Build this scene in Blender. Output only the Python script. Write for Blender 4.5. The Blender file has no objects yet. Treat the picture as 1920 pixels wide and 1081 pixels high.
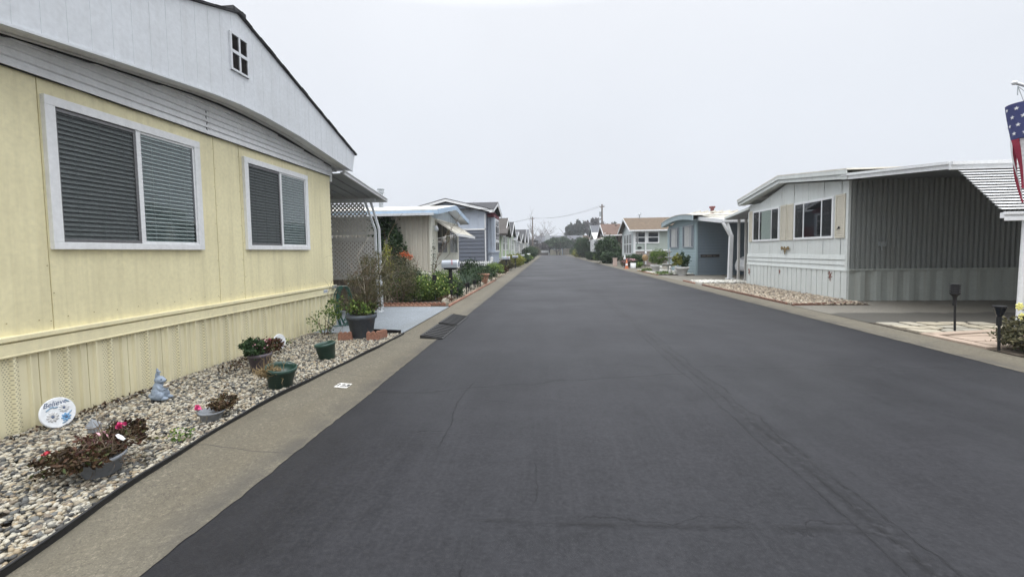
import bpy, bmesh, math, random
import numpy as np
from mathutils import Vector, Matrix, noise as mnoise
random.seed(7); RNG = np.random.default_rng(7)
S = bpy.context.scene
COL = S.collection
# ------------------------------------------------------------------ camera
F_, H_, PITCH, ROLL, YAW = 800.0, 1.55, 0.055, 0.014, 0.08420
cam = bpy.data.cameras.new("camera"); camo = bpy.data.objects.new("camera", cam); COL.objects.link(camo)
cam.sensor_width = 36; cam.lens = 36*F_/1920; cam.shift_y = -25.5/1920
cam.clip_start = 0.05; cam.clip_end = 3000
camo.matrix_world = Matrix.Translation((0, 0, H_)) @ Matrix.Rotation(YAW, 4, 'Z') @ Matrix.Rotation(math.pi/2-PITCH, 4, 'X') @ Matrix.Rotation(-ROLL, 4, 'Z')
S.camera = camo
S.render.resolution_x, S.render.resolution_y = 1024, 576
# ------------------------------------------------------------------ world + sun
W = bpy.data.worlds.new("World"); S.world = W; W.use_nodes = True
nt = W.node_tree; bg = nt.nodes['Background']
sky = nt.nodes.new('ShaderNodeTexSky'); sky.sky_type = 'NISHITA'; sky.sun_disc = False
SUN_EL, SUN_AZ = math.radians(62), math.radians(172)
sky.sun_elevation = SUN_EL; sky.sun_rotation = SUN_AZ; sky.dust_density = 6
hs = nt.nodes.new('ShaderNodeHueSaturation'); hs.inputs['Saturation'].default_value = 0.25
nt.links.new(sky.outputs[0], hs.inputs['Color'])
tc = nt.nodes.new('ShaderNodeTexCoord'); sx = nt.nodes.new('ShaderNodeSeparateXYZ'); nt.links.new(tc.outputs['Generated'], sx.inputs[0])
rp = nt.nodes.new('ShaderNodeValToRGB'); nt.links.new(sx.outputs['Z'], rp.inputs[0])
el = rp.color_ramp.elements; el[0].position = 0.0; el[0].color = (8.0, 8.45, 9.2, 1); el[1].position = 1.0; el[1].color = (44, 45, 46.5, 1)
for p, c in ((0.30, (8.6, 9.0, 9.7, 1)), (0.48, (9.2, 9.5, 10.1, 1)), (0.64, (22, 22.6, 23.4, 1))):
    e = el.new(p); e.color = c
nz = nt.nodes.new('ShaderNodeTexNoise'); nz.inputs['Scale'].default_value = 2.2; nz.inputs['Detail'].default_value = 3; nt.links.new(tc.outputs['Generated'], nz.inputs['Vector'])
mr = nt.nodes.new('ShaderNodeMapRange'); nt.links.new(nz.outputs[0], mr.inputs[0]); mr.inputs[3].default_value = 0.95; mr.inputs[4].default_value = 1.05
mu = nt.nodes.new('ShaderNodeVectorMath'); mu.operation = 'SCALE'; nt.links.new(rp.outputs[0], mu.inputs[0]); nt.links.new(mr.outputs[0], mu.inputs['Scale'])
mx = nt.nodes.new('ShaderNodeMix'); mx.data_type = 'RGBA'; mx.inputs[0].default_value = 0.94
nt.links.new(hs.outputs[0], mx.inputs[6]); nt.links.new(mu.outputs[0], mx.inputs[7])
nt.links.new(mx.outputs[2], bg.inputs[0]); bg.inputs[1].default_value = 0.1
sun = bpy.data.lights.new("sun", 'SUN'); sun.energy = 0.8; sun.angle = math.radians(25); sun.color = (1, .97, .93)
suno = bpy.data.objects.new("sun", sun); COL.objects.link(suno)
d = Vector((math.sin(SUN_AZ)*math.cos(SUN_EL), math.cos(SUN_AZ)*math.cos(SUN_EL), math.sin(SUN_EL)))
suno.rotation_euler = d.to_track_quat('Z', 'Y').to_euler()
S.view_settings.view_transform = 'Standard'; S.view_settings.look = 'None'; S.view_settings.exposure = 0.0; S.view_settings.gamma = 1
S.render.engine = 'CYCLES'
# ------------------------------------------------------------------ node helper
class G:
    def __init__(s, name, rough=.6):
        s.mat = bpy.data.materials.new(name); s.mat.use_nodes = True; s.nt = s.mat.node_tree
        s.b = s.nt.nodes['Principled BSDF']; s.out = s.nt.nodes['Material Output']
        s.tc = s.nt.nodes.new('ShaderNodeTexCoord'); s.o = s.tc.outputs['Object']
        s.b.inputs['Roughness'].default_value = rough
    def L(s, v, inp):
        if isinstance(v, bpy.types.NodeSocket): s.nt.links.new(v, inp)
        elif v is not None:
            if hasattr(inp.default_value, '__len__') and not hasattr(v, '__len__'): v = (v,)*len(inp.default_value)
            if hasattr(v, '__len__') and len(inp.default_value) == 4 and len(v) == 3: v = (*v, 1)
            inp.default_value = v
    def m(s, op, a, b=None, c=None, clamp=False):
        n = s.nt.nodes.new('ShaderNodeMath'); n.operation = op; n.use_clamp = clamp
        s.L(a, n.inputs[0]); s.L(b, n.inputs[1])
        if c is not None: s.L(c, n.inputs[2])
        return n.outputs[0]
    def xyz(s, v=None):
        n = s.nt.nodes.new('ShaderNodeSeparateXYZ'); s.L(s.o if v is None else v, n.inputs[0]); return n.outputs[0], n.outputs[1], n.outputs[2]
    def map(s, sc, v=None, loc=(0, 0, 0)):
        n = s.nt.nodes.new('ShaderNodeMapping'); s.L(s.o if v is None else v, n.inputs[0]); n.inputs['Scale'].default_value = sc; n.inputs['Location'].default_value = loc; return n.outputs[0]
    def noise(s, scale, detail=3, v=None, rough=.55):
        n = s.nt.nodes.new('ShaderNodeTexNoise'); s.L(s.o if v is None else v, n.inputs['Vector']); n.inputs['Scale'].default_value = scale
        n.inputs['Detail'].default_value = detail; n.inputs['Roughness'].default_value = rough; return n.outputs[0]
    def vor(s, scale, feat='F1', out='Distance', v=None):
        n = s.nt.nodes.new('ShaderNodeTexVoronoi'); n.feature = feat; s.L(s.o if v is None else v, n.inputs['Vector']); n.inputs['Scale'].default_value = scale; return n.outputs[out]
    def mr(s, v, a, b, c=0., d=1.):
        n = s.nt.nodes.new('ShaderNodeMapRange'); s.L(v, n.inputs[0])
        for i, x in enumerate((a, b, c, d)): n.inputs[i+1].default_value = x
        return n.outputs[0]
    def mix(s, f, a, b, mode='MIX'):
        n = s.nt.nodes.new('ShaderNodeMix'); n.data_type = 'RGBA'; n.blend_type = mode; s.L(f, n.inputs[0]); s.L(a, n.inputs[6]); s.L(b, n.inputs[7]); return n.outputs[2]
    def ramp(s, v, pts, interp='LINEAR'):
        n = s.nt.nodes.new('ShaderNodeValToRGB'); s.L(v, n.inputs[0]); r = n.color_ramp; r.interpolation = interp
        r.elements[0].position = pts[0][0]; r.elements[0].color = (*pts[0][1], 1); r.elements[1].position = pts[-1][0]; r.elements[1].color = (*pts[-1][1], 1)
        for p, c in pts[1:-1]: e = r.elements.new(p); e.color = (*c, 1)
        return n.outputs[0]
    def isl(s):
        return s.nt.nodes.new('ShaderNodeNewGeometry').outputs['Random Per Island']
    def bump(s, h, strength=.3, dist=.01):
        n = s.nt.nodes.new('ShaderNodeBump'); n.inputs['Strength'].default_value = strength; n.inputs['Distance'].default_value = dist
        s.L(h, n.inputs['Height']); s.nt.links.new(n.outputs[0], s.b.inputs['Normal'])
    def col(s, v): s.L(v, s.b.inputs['Base Color']); return s
    def set(s, k, v): s.L(v, s.b.inputs[k]); return s
def mul(c, k): return tuple(min(1, x*k) for x in c)
def paint(name, c, rough=.55, dirt=.25, streak=.2, dc=(.30, .28, .22), bump=.12, metallic=0, seed=0.):
    g = G(name, rough)
    v = g.map((1, 1, 1), loc=(seed, seed*1.7, seed*.3))
    n1 = g.noise(1.3, 5, v); n2 = g.noise(1.0, 4, g.map((9, 9, .45), v)); n3 = g.noise(22, 4, v)
    a = g.m('MULTIPLY', g.mr(n1, .42, .75), dirt); b = g.m('MULTIPLY', g.mr(n2, .5, .75), streak)
    f = g.m('ADD', a, b, clamp=True)
    base = g.mix(g.mr(n3, .3, .7, 0, 1), mul(c, .93), mul(c, 1.05))
    g.col(g.mix(f, base, tuple(c[i]*.45+dc[i]*.4 for i in range(3))))
    g.set('Roughness', g.mr(n1, .3, .7, rough-.08, rough+.12)); g.set('Metallic', metallic)
    g.bump(g.m('ADD', g.m('MULTIPLY', n3, .4), g.noise(2.5, 2, v)), bump, .01)
    return g.mat
def plain(name, c, rough=.6, metallic=0, var=.15, scale=30, bump=.1):
    g = G(name, rough); n = g.noise(scale, 4); g.col(g.mix(g.mr(n, .3, .7), mul(c, 1-var), mul(c, 1+var))); g.set('Metallic', metallic)
    g.bump(n, bump, .004); return g.mat
def leafm(name, pts, rough=.55, trans=.15):
    g = G(name, rough); r = g.isl(); g.col(g.ramp(r, pts)); g.b.inputs['Specular IOR Level'].default_value = .25
    t = g.nt.nodes.new('ShaderNodeBsdfTranslucent'); g.nt.links.new(g.b.inputs['Base Color'].links[0].from_socket, t.inputs[0])
    m = g.nt.nodes.new('ShaderNodeMixShader'); m.inputs[0].default_value = trans; g.nt.links.new(g.b.outputs[0], m.inputs[1]); g.nt.links.new(t.outputs[0], m.inputs[2])
    g.nt.links.new(m.outputs[0], g.out.inputs[0]); return g.mat
def glassm(name, tint=(.8, .85, .85), opac=.0, dark=(.02, .025, .03)):
    g = G(name, .03); nt = g.nt
    tr = nt.nodes.new('ShaderNodeBsdfTransparent'); tr.inputs[0].default_value = (*tint, 1)
    gl = nt.nodes.new('ShaderNodeBsdfGlossy'); gl.inputs['Roughness'].default_value = .02; gl.inputs[0].default_value = (.9, .92, .95, 1)
    fr = nt.nodes.new('ShaderNodeFresnel'); fr.inputs[0].default_value = 1.5
    m = nt.nodes.new('ShaderNodeMixShader'); nt.links.new(g.m('MINIMUM', g.m('MULTIPLY', fr.outputs[0], 1.6), .9), m.inputs[0])
    nt.links.new(tr.outputs[0], m.inputs[1]); nt.links.new(gl.outputs[0], m.inputs[2]); nt.links.new(m.outputs[0], g.out.inputs[0]); return g.mat
# ------------------------------------------------------------------ mesh helper
class MB:
    def __init__(s, M=None): s.v = []; s.f = []; s.mi = []; s.sm = []; s.M = M
    def add(s, vs, fs, m=0, sm=False):
        b = len(s.v)
        if s.M is not None: vs = [tuple(s.M @ Vector(v)) for v in vs]
        s.v += [tuple(v) for v in vs]
        for f in fs: s.f.append([b+i for i in f]); s.mi.append(m); s.sm.append(sm)
        return s
    def box(s, x0, x1, y0, y1, z0, z1, m=0):
        return s.add([(x, y, z) for z in (z0, z1) for y in (y0, y1) for x in (x0, x1)], [(0, 2, 3, 1), (4, 5, 7, 6), (0, 1, 5, 4), (2, 6, 7, 3), (0, 4, 6, 2), (1, 3, 7, 5)], m)
    def bar(s, p, q, w, h=None, m=0, up=(0, 0, 1)):
        p, q = Vector(p), Vector(q); h = h or w; d = (q-p).normalized(); u = Vector(up)
        if abs(d.dot(u)) > .99: u = Vector((0, 1, 0))
        a = d.cross(u).normalized()*w/2; b = a.normalized().cross(d)*h/2
        return s.add([p-a-b, p+a-b, p+a+b, p-a+b, q-a-b, q+a-b, q+a+b, q-a+b], [(0, 1, 2, 3), (7, 6, 5, 4), (0, 4, 5, 1), (1, 5, 6, 2), (2, 6, 7, 3), (3, 7, 4, 0)], m)
    def tube(s, pts, r, seg=8, m=0, cap=True):
        pts = [Vector(p) for p in pts]; n = len(pts); rs = r if hasattr(r, '__len__') else [r]*n; vs = []; a = None
        for i, p in enumerate(pts):
            d = (pts[min(i+1, n-1)]-pts[max(i-1, 0)]).normalized()
            if a is None: a = d.orthogonal().normalized()
            a = (a-d*a.dot(d)).normalized(); b = d.cross(a)
            vs += [p+(a*math.cos(t)+b*math.sin(t))*rs[i] for t in [2*math.pi*k/seg for k in range(seg)]]
        fs = [(i*seg+k, i*seg+(k+1) % seg, (i+1)*seg+(k+1) % seg, (i+1)*seg+k) for i in range(n-1) for k in range(seg)]
        s.add(vs, fs, m, True)
        if cap: s.add([vs[k] for k in range(seg)], [tuple(range(seg))[::-1]], m); s.add(vs[-seg:], [tuple(range(seg))], m)
        return s
    def lathe(s, prof, seg=24, c=(0, 0, 0), m=0, sx=1, sy=1, sm=True):
        vs = [(c[0]+r*sx*math.cos(2*math.pi*k/seg), c[1]+r*sy*math.sin(2*math.pi*k/seg), c[2]+z) for r, z in prof for k in range(seg)]
        fs = [(i*seg+k, i*seg+(k+1) % seg, (i+1)*seg+(k+1) % seg, (i+1)*seg+k) for i in range(len(prof)-1) for k in range(seg)]
        return s.add(vs, fs, m, sm)
    def ell(s, c, r, seg=16, m=0, R=None):
        vs = []; n = seg//2
        for i in range(n+1):
            t = math.pi*i/n
            for k in range(seg):
                p = 2*math.pi*k/seg; v = Vector((r[0]*math.sin(t)*math.cos(p), r[1]*math.sin(t)*math.sin(p), r[2]*math.cos(t)))
                if R is not None: v = R @ v
                vs.append(Vector(c)+v)
        return s.add(vs, [(i*seg+k, (i+1)*seg+k, (i+1)*seg+(k+1) % seg, i*seg+(k+1) % seg) for i in range(n) for k in range(seg)], m, True)
    def prism(s, pts, ax, a, b, m=0):
        f = {'x': lambda p, t: (t, p[0], p[1]), 'y': lambda p, t: (p[0], t, p[1]), 'z': lambda p, t: (p[0], p[1], t)}[ax]; n = len(pts)
        vs = [f(p, a) for p in pts]+[f(p, b) for p in pts]
        return s.add(vs, [tuple(range(n)), tuple(range(2*n-1, n-1, -1))]+[(i, i+n, (i+1) % n+n, (i+1) % n) for i in range(n)], m)
    def build(s, name, mats, parent=None, bevel=0, fix=True):
        me = bpy.data.meshes.new(name); off = Vector((0, 0, 0)); p = parent
        while p is not None: off += p.location; p = p.parent
        me.from_pydata([tuple(Vector(v)-off) for v in s.v], [], s.f)
        for m in (mats if isinstance(mats, (list, tuple)) else [mats]): me.materials.append(m)
        me.polygons.foreach_set('material_index', s.mi); me.polygons.foreach_set('use_smooth', s.sm)
        if fix:
            bm = bmesh.new(); bm.from_mesh(me); bmesh.ops.recalc_face_normals(bm, faces=bm.faces); bm.to_mesh(me); bm.free()
        me.update(); o = bpy.data.objects.new(name, me); COL.objects.link(o)
        if parent is not None: o.parent = parent
        if bevel:
            b = o.modifiers.new('bevel', 'BEVEL'); b.width = bevel; b.segments = 2; b.limit_method = 'ANGLE'; b.angle_limit = .6
        return o
def np_mesh(name, V, Fq, mat, parent=None, smooth=False):
    me = bpy.data.meshes.new(name); V = np.asarray(V, dtype=np.float32); Fq = np.asarray(Fq, dtype=np.int32); k = Fq.shape[1]
    if parent is not None:
        off = Vector((0, 0, 0)); p = parent
        while p is not None: off += p.location; p = p.parent
        V = V-np.array(off, dtype=np.float32)
    me.vertices.add(len(V)); me.vertices.foreach_set('co', V.ravel()); me.loops.add(Fq.size); me.loops.foreach_set('vertex_index', Fq.ravel())
    me.polygons.add(len(Fq)); me.polygons.foreach_set('loop_start', np.arange(len(Fq), dtype=np.int32)*k)
    me.polygons.foreach_set('use_smooth', np.full(len(Fq), smooth)); me.update(calc_edges=True); me.materials.append(mat)
    o = bpy.data.objects.new(name, me); COL.objects.link(o)
    if parent is not None: o.parent = parent
    return o
def tag(o, label=None, cat=None, group=None, kind=None):
    if label: o['label'] = label
    if cat: o['category'] = cat
    if group: o['group'] = group
    if kind: o['kind'] = kind
    return o
def empty(name, loc, label, cat, group=None):
    o = bpy.data.objects.new(name, None); COL.objects.link(o); o.location = loc; o.empty_display_size = .2
    return tag(o, label, cat, group)
def struct(o): o['kind'] = 'structure'; return o
def copy_tree(o, parent=None, loc=None, label=None, rz=None, sc=None):
    c = o.copy(); COL.objects.link(c); c.parent = parent
    if loc is not None: c.location = loc
    if label: c['label'] = label
    if rz is not None: c.rotation_euler = (0, 0, rz)
    if sc is not None: c.scale = (sc, sc, sc)
    for ch in [k for k in o.children]: copy_tree(ch, c)
    return c
def leaves(name, mat, parent, blobs, n, size, seed=0, aspect=.5, clump=.25, nc=40, up=0., droop=0.):
    """n leaf quads scattered in clumps through ellipsoid blobs (cx,cy,cz,rx,ry,rz)"""
    r = np.random.default_rng(seed); B = np.array(blobs, float); vol = B[:, 3]*B[:, 4]*B[:, 5]; vol = vol**.7; pr = vol/vol.sum()
    bi = r.choice(len(B), nc, p=pr); d = r.normal(size=(nc, 3)); d /= np.linalg.norm(d, axis=1)[:, None]; rad = r.uniform(.25, 1, nc)**.5
    cc = B[bi, :3]+d*rad[:, None]*B[bi, 3:6]; cs = B[bi, 3:6]*clump*r.uniform(.6, 1.4, (nc, 1))
    ci = r.integers(0, nc, n); P = cc[ci]+r.normal(size=(n, 3))*cs[ci]*.6
    a = r.normal(size=(n, 3)); a[:, 2] += up; a /= np.linalg.norm(a, axis=1)[:, None]; t = r.normal(size=(n, 3)); b = np.cross(a, t); b /= np.linalg.norm(b, axis=1)[:, None]
    s = size*r.uniform(.6, 1.4, n)[:, None]; nrm = np.cross(a, b)
    v0 = P-a*s; v1 = P+b*s*aspect+nrm*s*.12; v2 = P+a*s; v3 = P-b*s*aspect+nrm*s*.12
    if droop: v2[:, 2] -= s[:, 0]*droop
    V = np.stack([v0, v1, v2, v3], 1).reshape(-1, 3); V[:, 2] = np.maximum(V[:, 2], .01)
    return np_mesh(name, V, np.arange(4*n).reshape(-1, 4), mat, parent)
def blades(name, mat, parent, c, n, length, width, seed, spread=.6, base=.08, bend=.5):
    r = np.random.default_rng(seed); V = []; F = []
    for i in range(n):
        az = r.uniform(0, 2*math.pi); tl = r.uniform(.05, spread); L = length*r.uniform(.6, 1.1); p = np.array(c, float)+np.array([math.cos(az), math.sin(az), 0])*r.uniform(0, base)
        dx = np.array([math.cos(az), math.sin(az), 0]); sd = np.array([-math.sin(az), math.cos(az), 0])*width/2; k0 = len(V)
        for j in range(4):
            u = j/3; h = L*u*math.cos(tl+bend*u*u); o = L*u*math.sin(tl+bend*u*u); q = p+dx*o+np.array([0, 0, h]); w = sd*(1-u*.92); V += [q-w, q+w]
        for j in range(3): F.append((k0+2*j, k0+2*j+1, k0+2*j+3, k0+2*j+2))
    return np_mesh(name, V, F, mat, parent)
def twigs(name, mat, parent, base, n, h, spread, r0=.008, seed=0, levels=2, seg=5, wob=.12, lean=(0, 0, 0)):
    rr = random.Random(seed); mb = MB()
    def go(p, d, L, r, lv):
        pts = [p]; q = p.copy(); dd = d.copy(); k = 5
        for i in range(k):
            dd = (dd+Vector((rr.gauss(0, wob), rr.gauss(0, wob), rr.gauss(0, wob)))).normalized(); q = q+dd*L/k; pts.append(q.copy())
        mb.tube(pts, [r*(1-.75*i/k) for i in range(k+1)], seg, cap=False)
        if lv > 0:
            for _ in range(rr.randint(2, 4)):
                i = rr.randint(1, k); nd = (dd+Vector((rr.gauss(0, .6), rr.gauss(0, .6), rr.gauss(.1, .4)))).normalized(); go(pts[i], nd, L*rr.uniform(.4, .65), r*.5, lv-1)
    for i in range(n):
        az = rr.uniform(0, 6.28); s = rr.uniform(0, spread); go(Vector(base)+Vector((math.cos(az), math.sin(az), 0))*r0*3, (Vector((math.cos(az)*s, math.sin(az)*s, 1))+Vector(lean)).normalized(), h*rr.uniform(.6, 1), r0, levels)
    return mb.build(name, mat, parent, fix=False)
# polygon panels on a wall: polygon in (s,z); strips along an axis with stepped offsets
def clip(poly, ax, lo, hi):
    for sgn, lim in ((1, lo), (-1, -hi)):
        out = []; n = len(poly)
        for i in range(n):
            a, b = poly[i], poly[(i+1) % n]; va, vb = sgn*a[ax]-lim, sgn*b[ax]-lim
            if va >= 0: out.append(a)
            if (va > 0 and vb < 0) or (va < 0 and vb > 0):
                t = va/(va-vb); out.append((a[0]+(b[0]-a[0])*t, a[1]+(b[1]-a[1])*t))
        poly = out
        if len(poly) < 3: return []
    return poly
def panel(mb, poly, A, u, n, ax, prof, m=0):
    """A: origin xy, u: wall direction xy, n: outward normal xy, prof: sorted [(t,offset)]"""
    for (t0, o0), (t1, o1) in zip(prof, prof[1:]):
        if t1-t0 < 1e-6: continue
        p = clip(poly, ax, t0, t1)
        if not p: continue
        vs = []
        for q in p:
            o = o0+(o1-o0)*(q[ax]-t0)/(t1-t0); vs.append((A[0]+u[0]*q[0]+n[0]*o, A[1]+u[1]*q[0]+n[1]*o, q[1]))
        mb.add(vs, [tuple(range(len(vs)))], m)
def laps(z0, z1, h, d=.016):
    P = []; z = z0
    while z < z1: gp = min(.2*h, .05); P += [(z, d), (z+h-gp, .004), (z+h-gp+.001, -.012), (z+h-.0005, -.012)]; z += h
    return P
def ribs(s0, s1, p, d=.012, rel=((0, 0), (.55, 0), (.65, 1), (.9, 1), (1, 0))):
    P = []; s = s0
    while s < s1+p:
        for a, b in rel[:-1]: P.append((s+a*p, b*d))
        s += p
    return P
M = {}
exec_later = []
# ------------------------------------------------------------------ materials
def m_asphalt():
    g = G('asphalt', .72); x, y, z = g.xyz()
    big = g.noise(.35, 4); st = g.noise(1.0, 5, g.map((2.6, .14, 1))); st2 = g.noise(1.0, 4, g.map((22, .5, 1), loc=(3, 1, 0))); fine = g.noise(160, 3); med = g.noise(14, 5)
    c = g.mix(g.mr(st, .34, .66), (.0075, .0078, .0105), (.0165, .0168, .0205))
    tl = g.m('ADD', g.mr(g.m('ABSOLUTE', g.m('SUBTRACT', x, .45)), 0, .9, .8, 0), g.mr(g.m('ABSOLUTE', g.m('SUBTRACT', x, 3.4)), 0, .7, .5, 0)); c = g.mix(g.m('MULTIPLY', tl, g.mr(big, .3, .7, .3, .9)), c, (.022, .0223, .026))
    c = g.mix(g.m('MULTIPLY', g.mr(big, .4, .68), .6), c, (.024, .0243, .028))
    tb = g.noise(1.0, 4, g.map((.12, .55, 1), loc=(0, 4, 0))); c = g.mix(g.m('MULTIPLY', g.mr(tb, .45, .7), .5), c, (.030, .0303, .035))
    c = g.mix(g.m('MULTIPLY', g.mr(st2, .45, .75), .35), c, (.033, .033, .037)); dk = g.noise(1.0, 5, g.map((1.1, .25, 1), loc=(9, 2, 0))); c = g.mix(g.m('MULTIPLY', g.mr(dk, .5, .7), .5), c, (.006, .006, .008))
    c = g.mix(g.mr(fine, .4, .75, 0, .35), c, (.034, .034, .038)); ag = g.noise(55, 4); c = g.mix(g.mr(ag, .5, .75, 0, .3), c, (.034, .034, .036))
    c = g.mix(g.mr(med, .45, .75, 0, .5), c, (.007, .007, .009)); mo = g.noise(2.3, 6, g.map((1, 1, 1), loc=(1, 7, 0)), .65); c = g.mix(g.mr(mo, .5, .72, 0, .35), c, (.032, .032, .037)); c = g.mix(g.mr(mo, .28, .45, .45, 0), c, (.006, .006, .0075))
    gr = g.noise(38, 5, g.map((1, 1, 1), loc=(6, 3, 1))); c = g.mix(g.mr(gr, .52, .66, 0, .25), c, (.045, .045, .048)); c = g.mix(g.mr(gr, .34, .46, .3, 0), c, (.004, .004, .005))
    w1 = g.noise(.9, 6); w2 = g.noise(.6, 6, g.map((1, 1, 1), loc=(7, 0, 0))); w3 = g.noise(2.2, 6, g.map((1, 1, 1), loc=(3, 9, 0)))
    def line(axis, c0, amp, w, lo=None, hi=None, slope=0., wn=w1):
        a, b = (x, y) if axis == 'x' else (y, x)
        t = g.m('SUBTRACT', a, g.m('ADD', g.m('MULTIPLY', g.m('SUBTRACT', wn, .5), amp), c0))
        if slope: t = g.m('SUBTRACT', t, g.m('MULTIPLY', b, slope))
        k = g.mr(g.m('ABSOLUTE', t), 0, w, 1, 0)
        if lo is not None: k = g.m('MULTIPLY', k, g.m('MULTIPLY', g.mr(b, lo, lo+.15), g.mr(b, hi-.3, hi, 1, 0)))
        return k
    L = [line('x', 1.80, .16, .034), line('x', 1.91, .22, .020, None, None, 0., w3), line('x', 1.68, .2, .016, None, None, 0., w2), line('y', 5.0, .7, .032, -2., 1.8, .27), line('y', 5.65, .5, .014, 1.6, 5.6, 0., w2), line('y', 2.38, .35, .030, -.5, 2.0), line('y', 2.42, .5, .010, .1, 2.2, 0., w3), line('y', 5.75, .6, .014, .6, 5.6, 0., w3), line('x', -.15, .5, .008, 2.3, 3.2, 0., w2), line('x', -.9, .4, .010, 3.2, 5.2, 0., w2), line('x', -.42, .3, .009, 1.7, 2.3),
         line('y', 10.8, 1.6, .03, -1.9, 5.6, 0., w2), line('y', 17.5, 2., .05, -2, 5.6), line('y', 27, 2., .07, -2, 5.6, .1, w2), line('y', 3.7, .8, .008, -1.2, -.5, .2, w2), line('y', 4.25, .9, .012, -.9, -.25, 0)]
    k = L[0]
    for q in L[1:]: k = g.m('MAXIMUM', k, q)
    k = g.m('MULTIPLY', k, g.mr(g.noise(3.5, 4), .36, .52, .25, .95)); c = g.mix(g.m('MULTIPLY', k, .75), c, (.005, .005, .006))
    halo = g.mr(g.m('ABSOLUTE', g.m('SUBTRACT', x, g.m('ADD', g.m('MULTIPLY', g.m('SUBTRACT', w1, .5), .16), 1.80))), 0, .16, .55, 0); c = g.mix(g.m('MULTIPLY', halo, g.mr(g.noise(24, 5), .42, .58)), c, (.005, .005, .006)); c = g.mix(g.m('MULTIPLY', halo, g.mr(g.noise(17, 5, g.map((1, 1, 1), loc=(3, 3, 3))), .54, .62)), c, (.042, .042, .047)); ed = g.m('ADD', g.mr(x, -2.0, -1.2, .45, 0), g.mr(x, 4.6, 5.7, 0, .35)); c = g.mix(g.m('MULTIPLY', ed, g.mr(g.noise(5, 4), .3, .6, .5, 1)), c, (.012, .012, .014))
    sp = g.mr(g.vor(3.1), 0, .045, 1, 0); c = g.mix(g.m('MULTIPLY', sp, .7), c, (.011, .011, .012))
    g.col(c); g.set('Roughness', g.mr(big, .3, .7, .42, .58)); g.b.inputs['Specular IOR Level'].default_value = .2
    g.bump(g.m('SUBTRACT', g.m('ADD', fine, g.m('MULTIPLY', med, .5)), g.m('MULTIPLY', k, 2.)), .35, .004); return g.mat
def m_concrete(name, c=(.30, .275, .225), spot=.35, joints=None, dark=.45, wet=None):
    g = G(name, .85); x, y, z = g.xyz(); big = g.noise(.9, 5); mid = g.noise(6, 6); fine = g.noise(140, 3)
    k = g.mix(g.mr(big, .3, .7), mul(c, .72), mul(c, 1.12)); k = g.mix(g.mr(mid, .42, .75, 0, spot), k, mul(c, dark)); k = g.mix(g.mr(fine, .35, .7, 0, .45), mul(c, .6), k)
    agg = g.noise(34, 6, g.map((1, 1, 1), loc=(4, 4, 4)), .7); k = g.mix(g.mr(agg, .3, .46, .7, 0), k, mul(c, .42)); k = g.mix(g.mr(agg, .54, .7, 0, .6), k, mul(c, 1.55)); k = g.mix(g.mr(fine, .6, .7, 0, .6), k, mul(c, 1.6)); pit = g.noise(60, 4, g.map((1, 1, 1), loc=(5, 5, 5))); k = g.mix(g.mr(pit, .56, .66, 0, .6), k, mul(c, .3)); k = g.mix(g.mr(g.noise(2.2, 6, g.map((1, 1, 1), loc=(8, 1, 0))), .48, .66, 0, .5), k, mul(c, .55)); k = g.mix(g.mr(g.noise(.5, 3, g.map((3, .5, 1))), .45, .75, 0, .45), k, mul((.8*c[0], .72*c[1], .6*c[2]), .6))
    if joints:
        w = g.noise(1.4, 4); t = g.m('SUBTRACT', g.m('FRACT', g.m('ADD', g.m('MULTIPLY', y, 1/joints), g.m('MULTIPLY', g.m('SUBTRACT', w, .5), .1))), .5)
        j = g.mr(g.m('ABSOLUTE', t), 0, .0045, 1, 0); k = g.mix(g.m('MULTIPLY', j, .85), k, (.03, .028, .025))
    if wet is not None:
        w = g.m('SUBTRACT', y, g.m('MULTIPLY', g.m('SUBTRACT', g.noise(.55, 3), .5), 1.6)); f = g.m('MULTIPLY', g.mr(w, wet[0], wet[0]+.08), g.mr(w, wet[1]-.1, wet[1], 1, 0)); k = g.mix(g.m('MULTIPLY', f, .85), k, mul(c, .2))
    if joints:
        fl = g.m('MAXIMUM', g.mr(g.m('ABSOLUTE', g.m('ADD', x, 2.04)), 0, .22, 1, 0), g.mr(g.m('ABSOLUTE', g.m('SUBTRACT', x, 5.80)), 0, .22, 1, 0)); k = g.mix(g.m('MULTIPLY', fl, g.mr(g.noise(3, 6), .35, .62, .1, .75)), k, (.055, .05, .043))
        jg = g.noise(1.1, 7, None, .75); jl = g.mr(g.m('ABSOLUTE', g.m('SUBTRACT', jg, .5)), 0, .006, .8, 0); k = g.mix(g.m('MULTIPLY', jl, g.mr(g.noise(.9, 3, g.map((1, 1, 1), loc=(5, 0, 2))), .52, .58)), k, (.04, .035, .03))
    g.col(k); g.bump(g.m('ADD', fine, g.m('ADD', agg, g.m('MULTIPLY', mid, .6))), .5, .006); return g.mat
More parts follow.
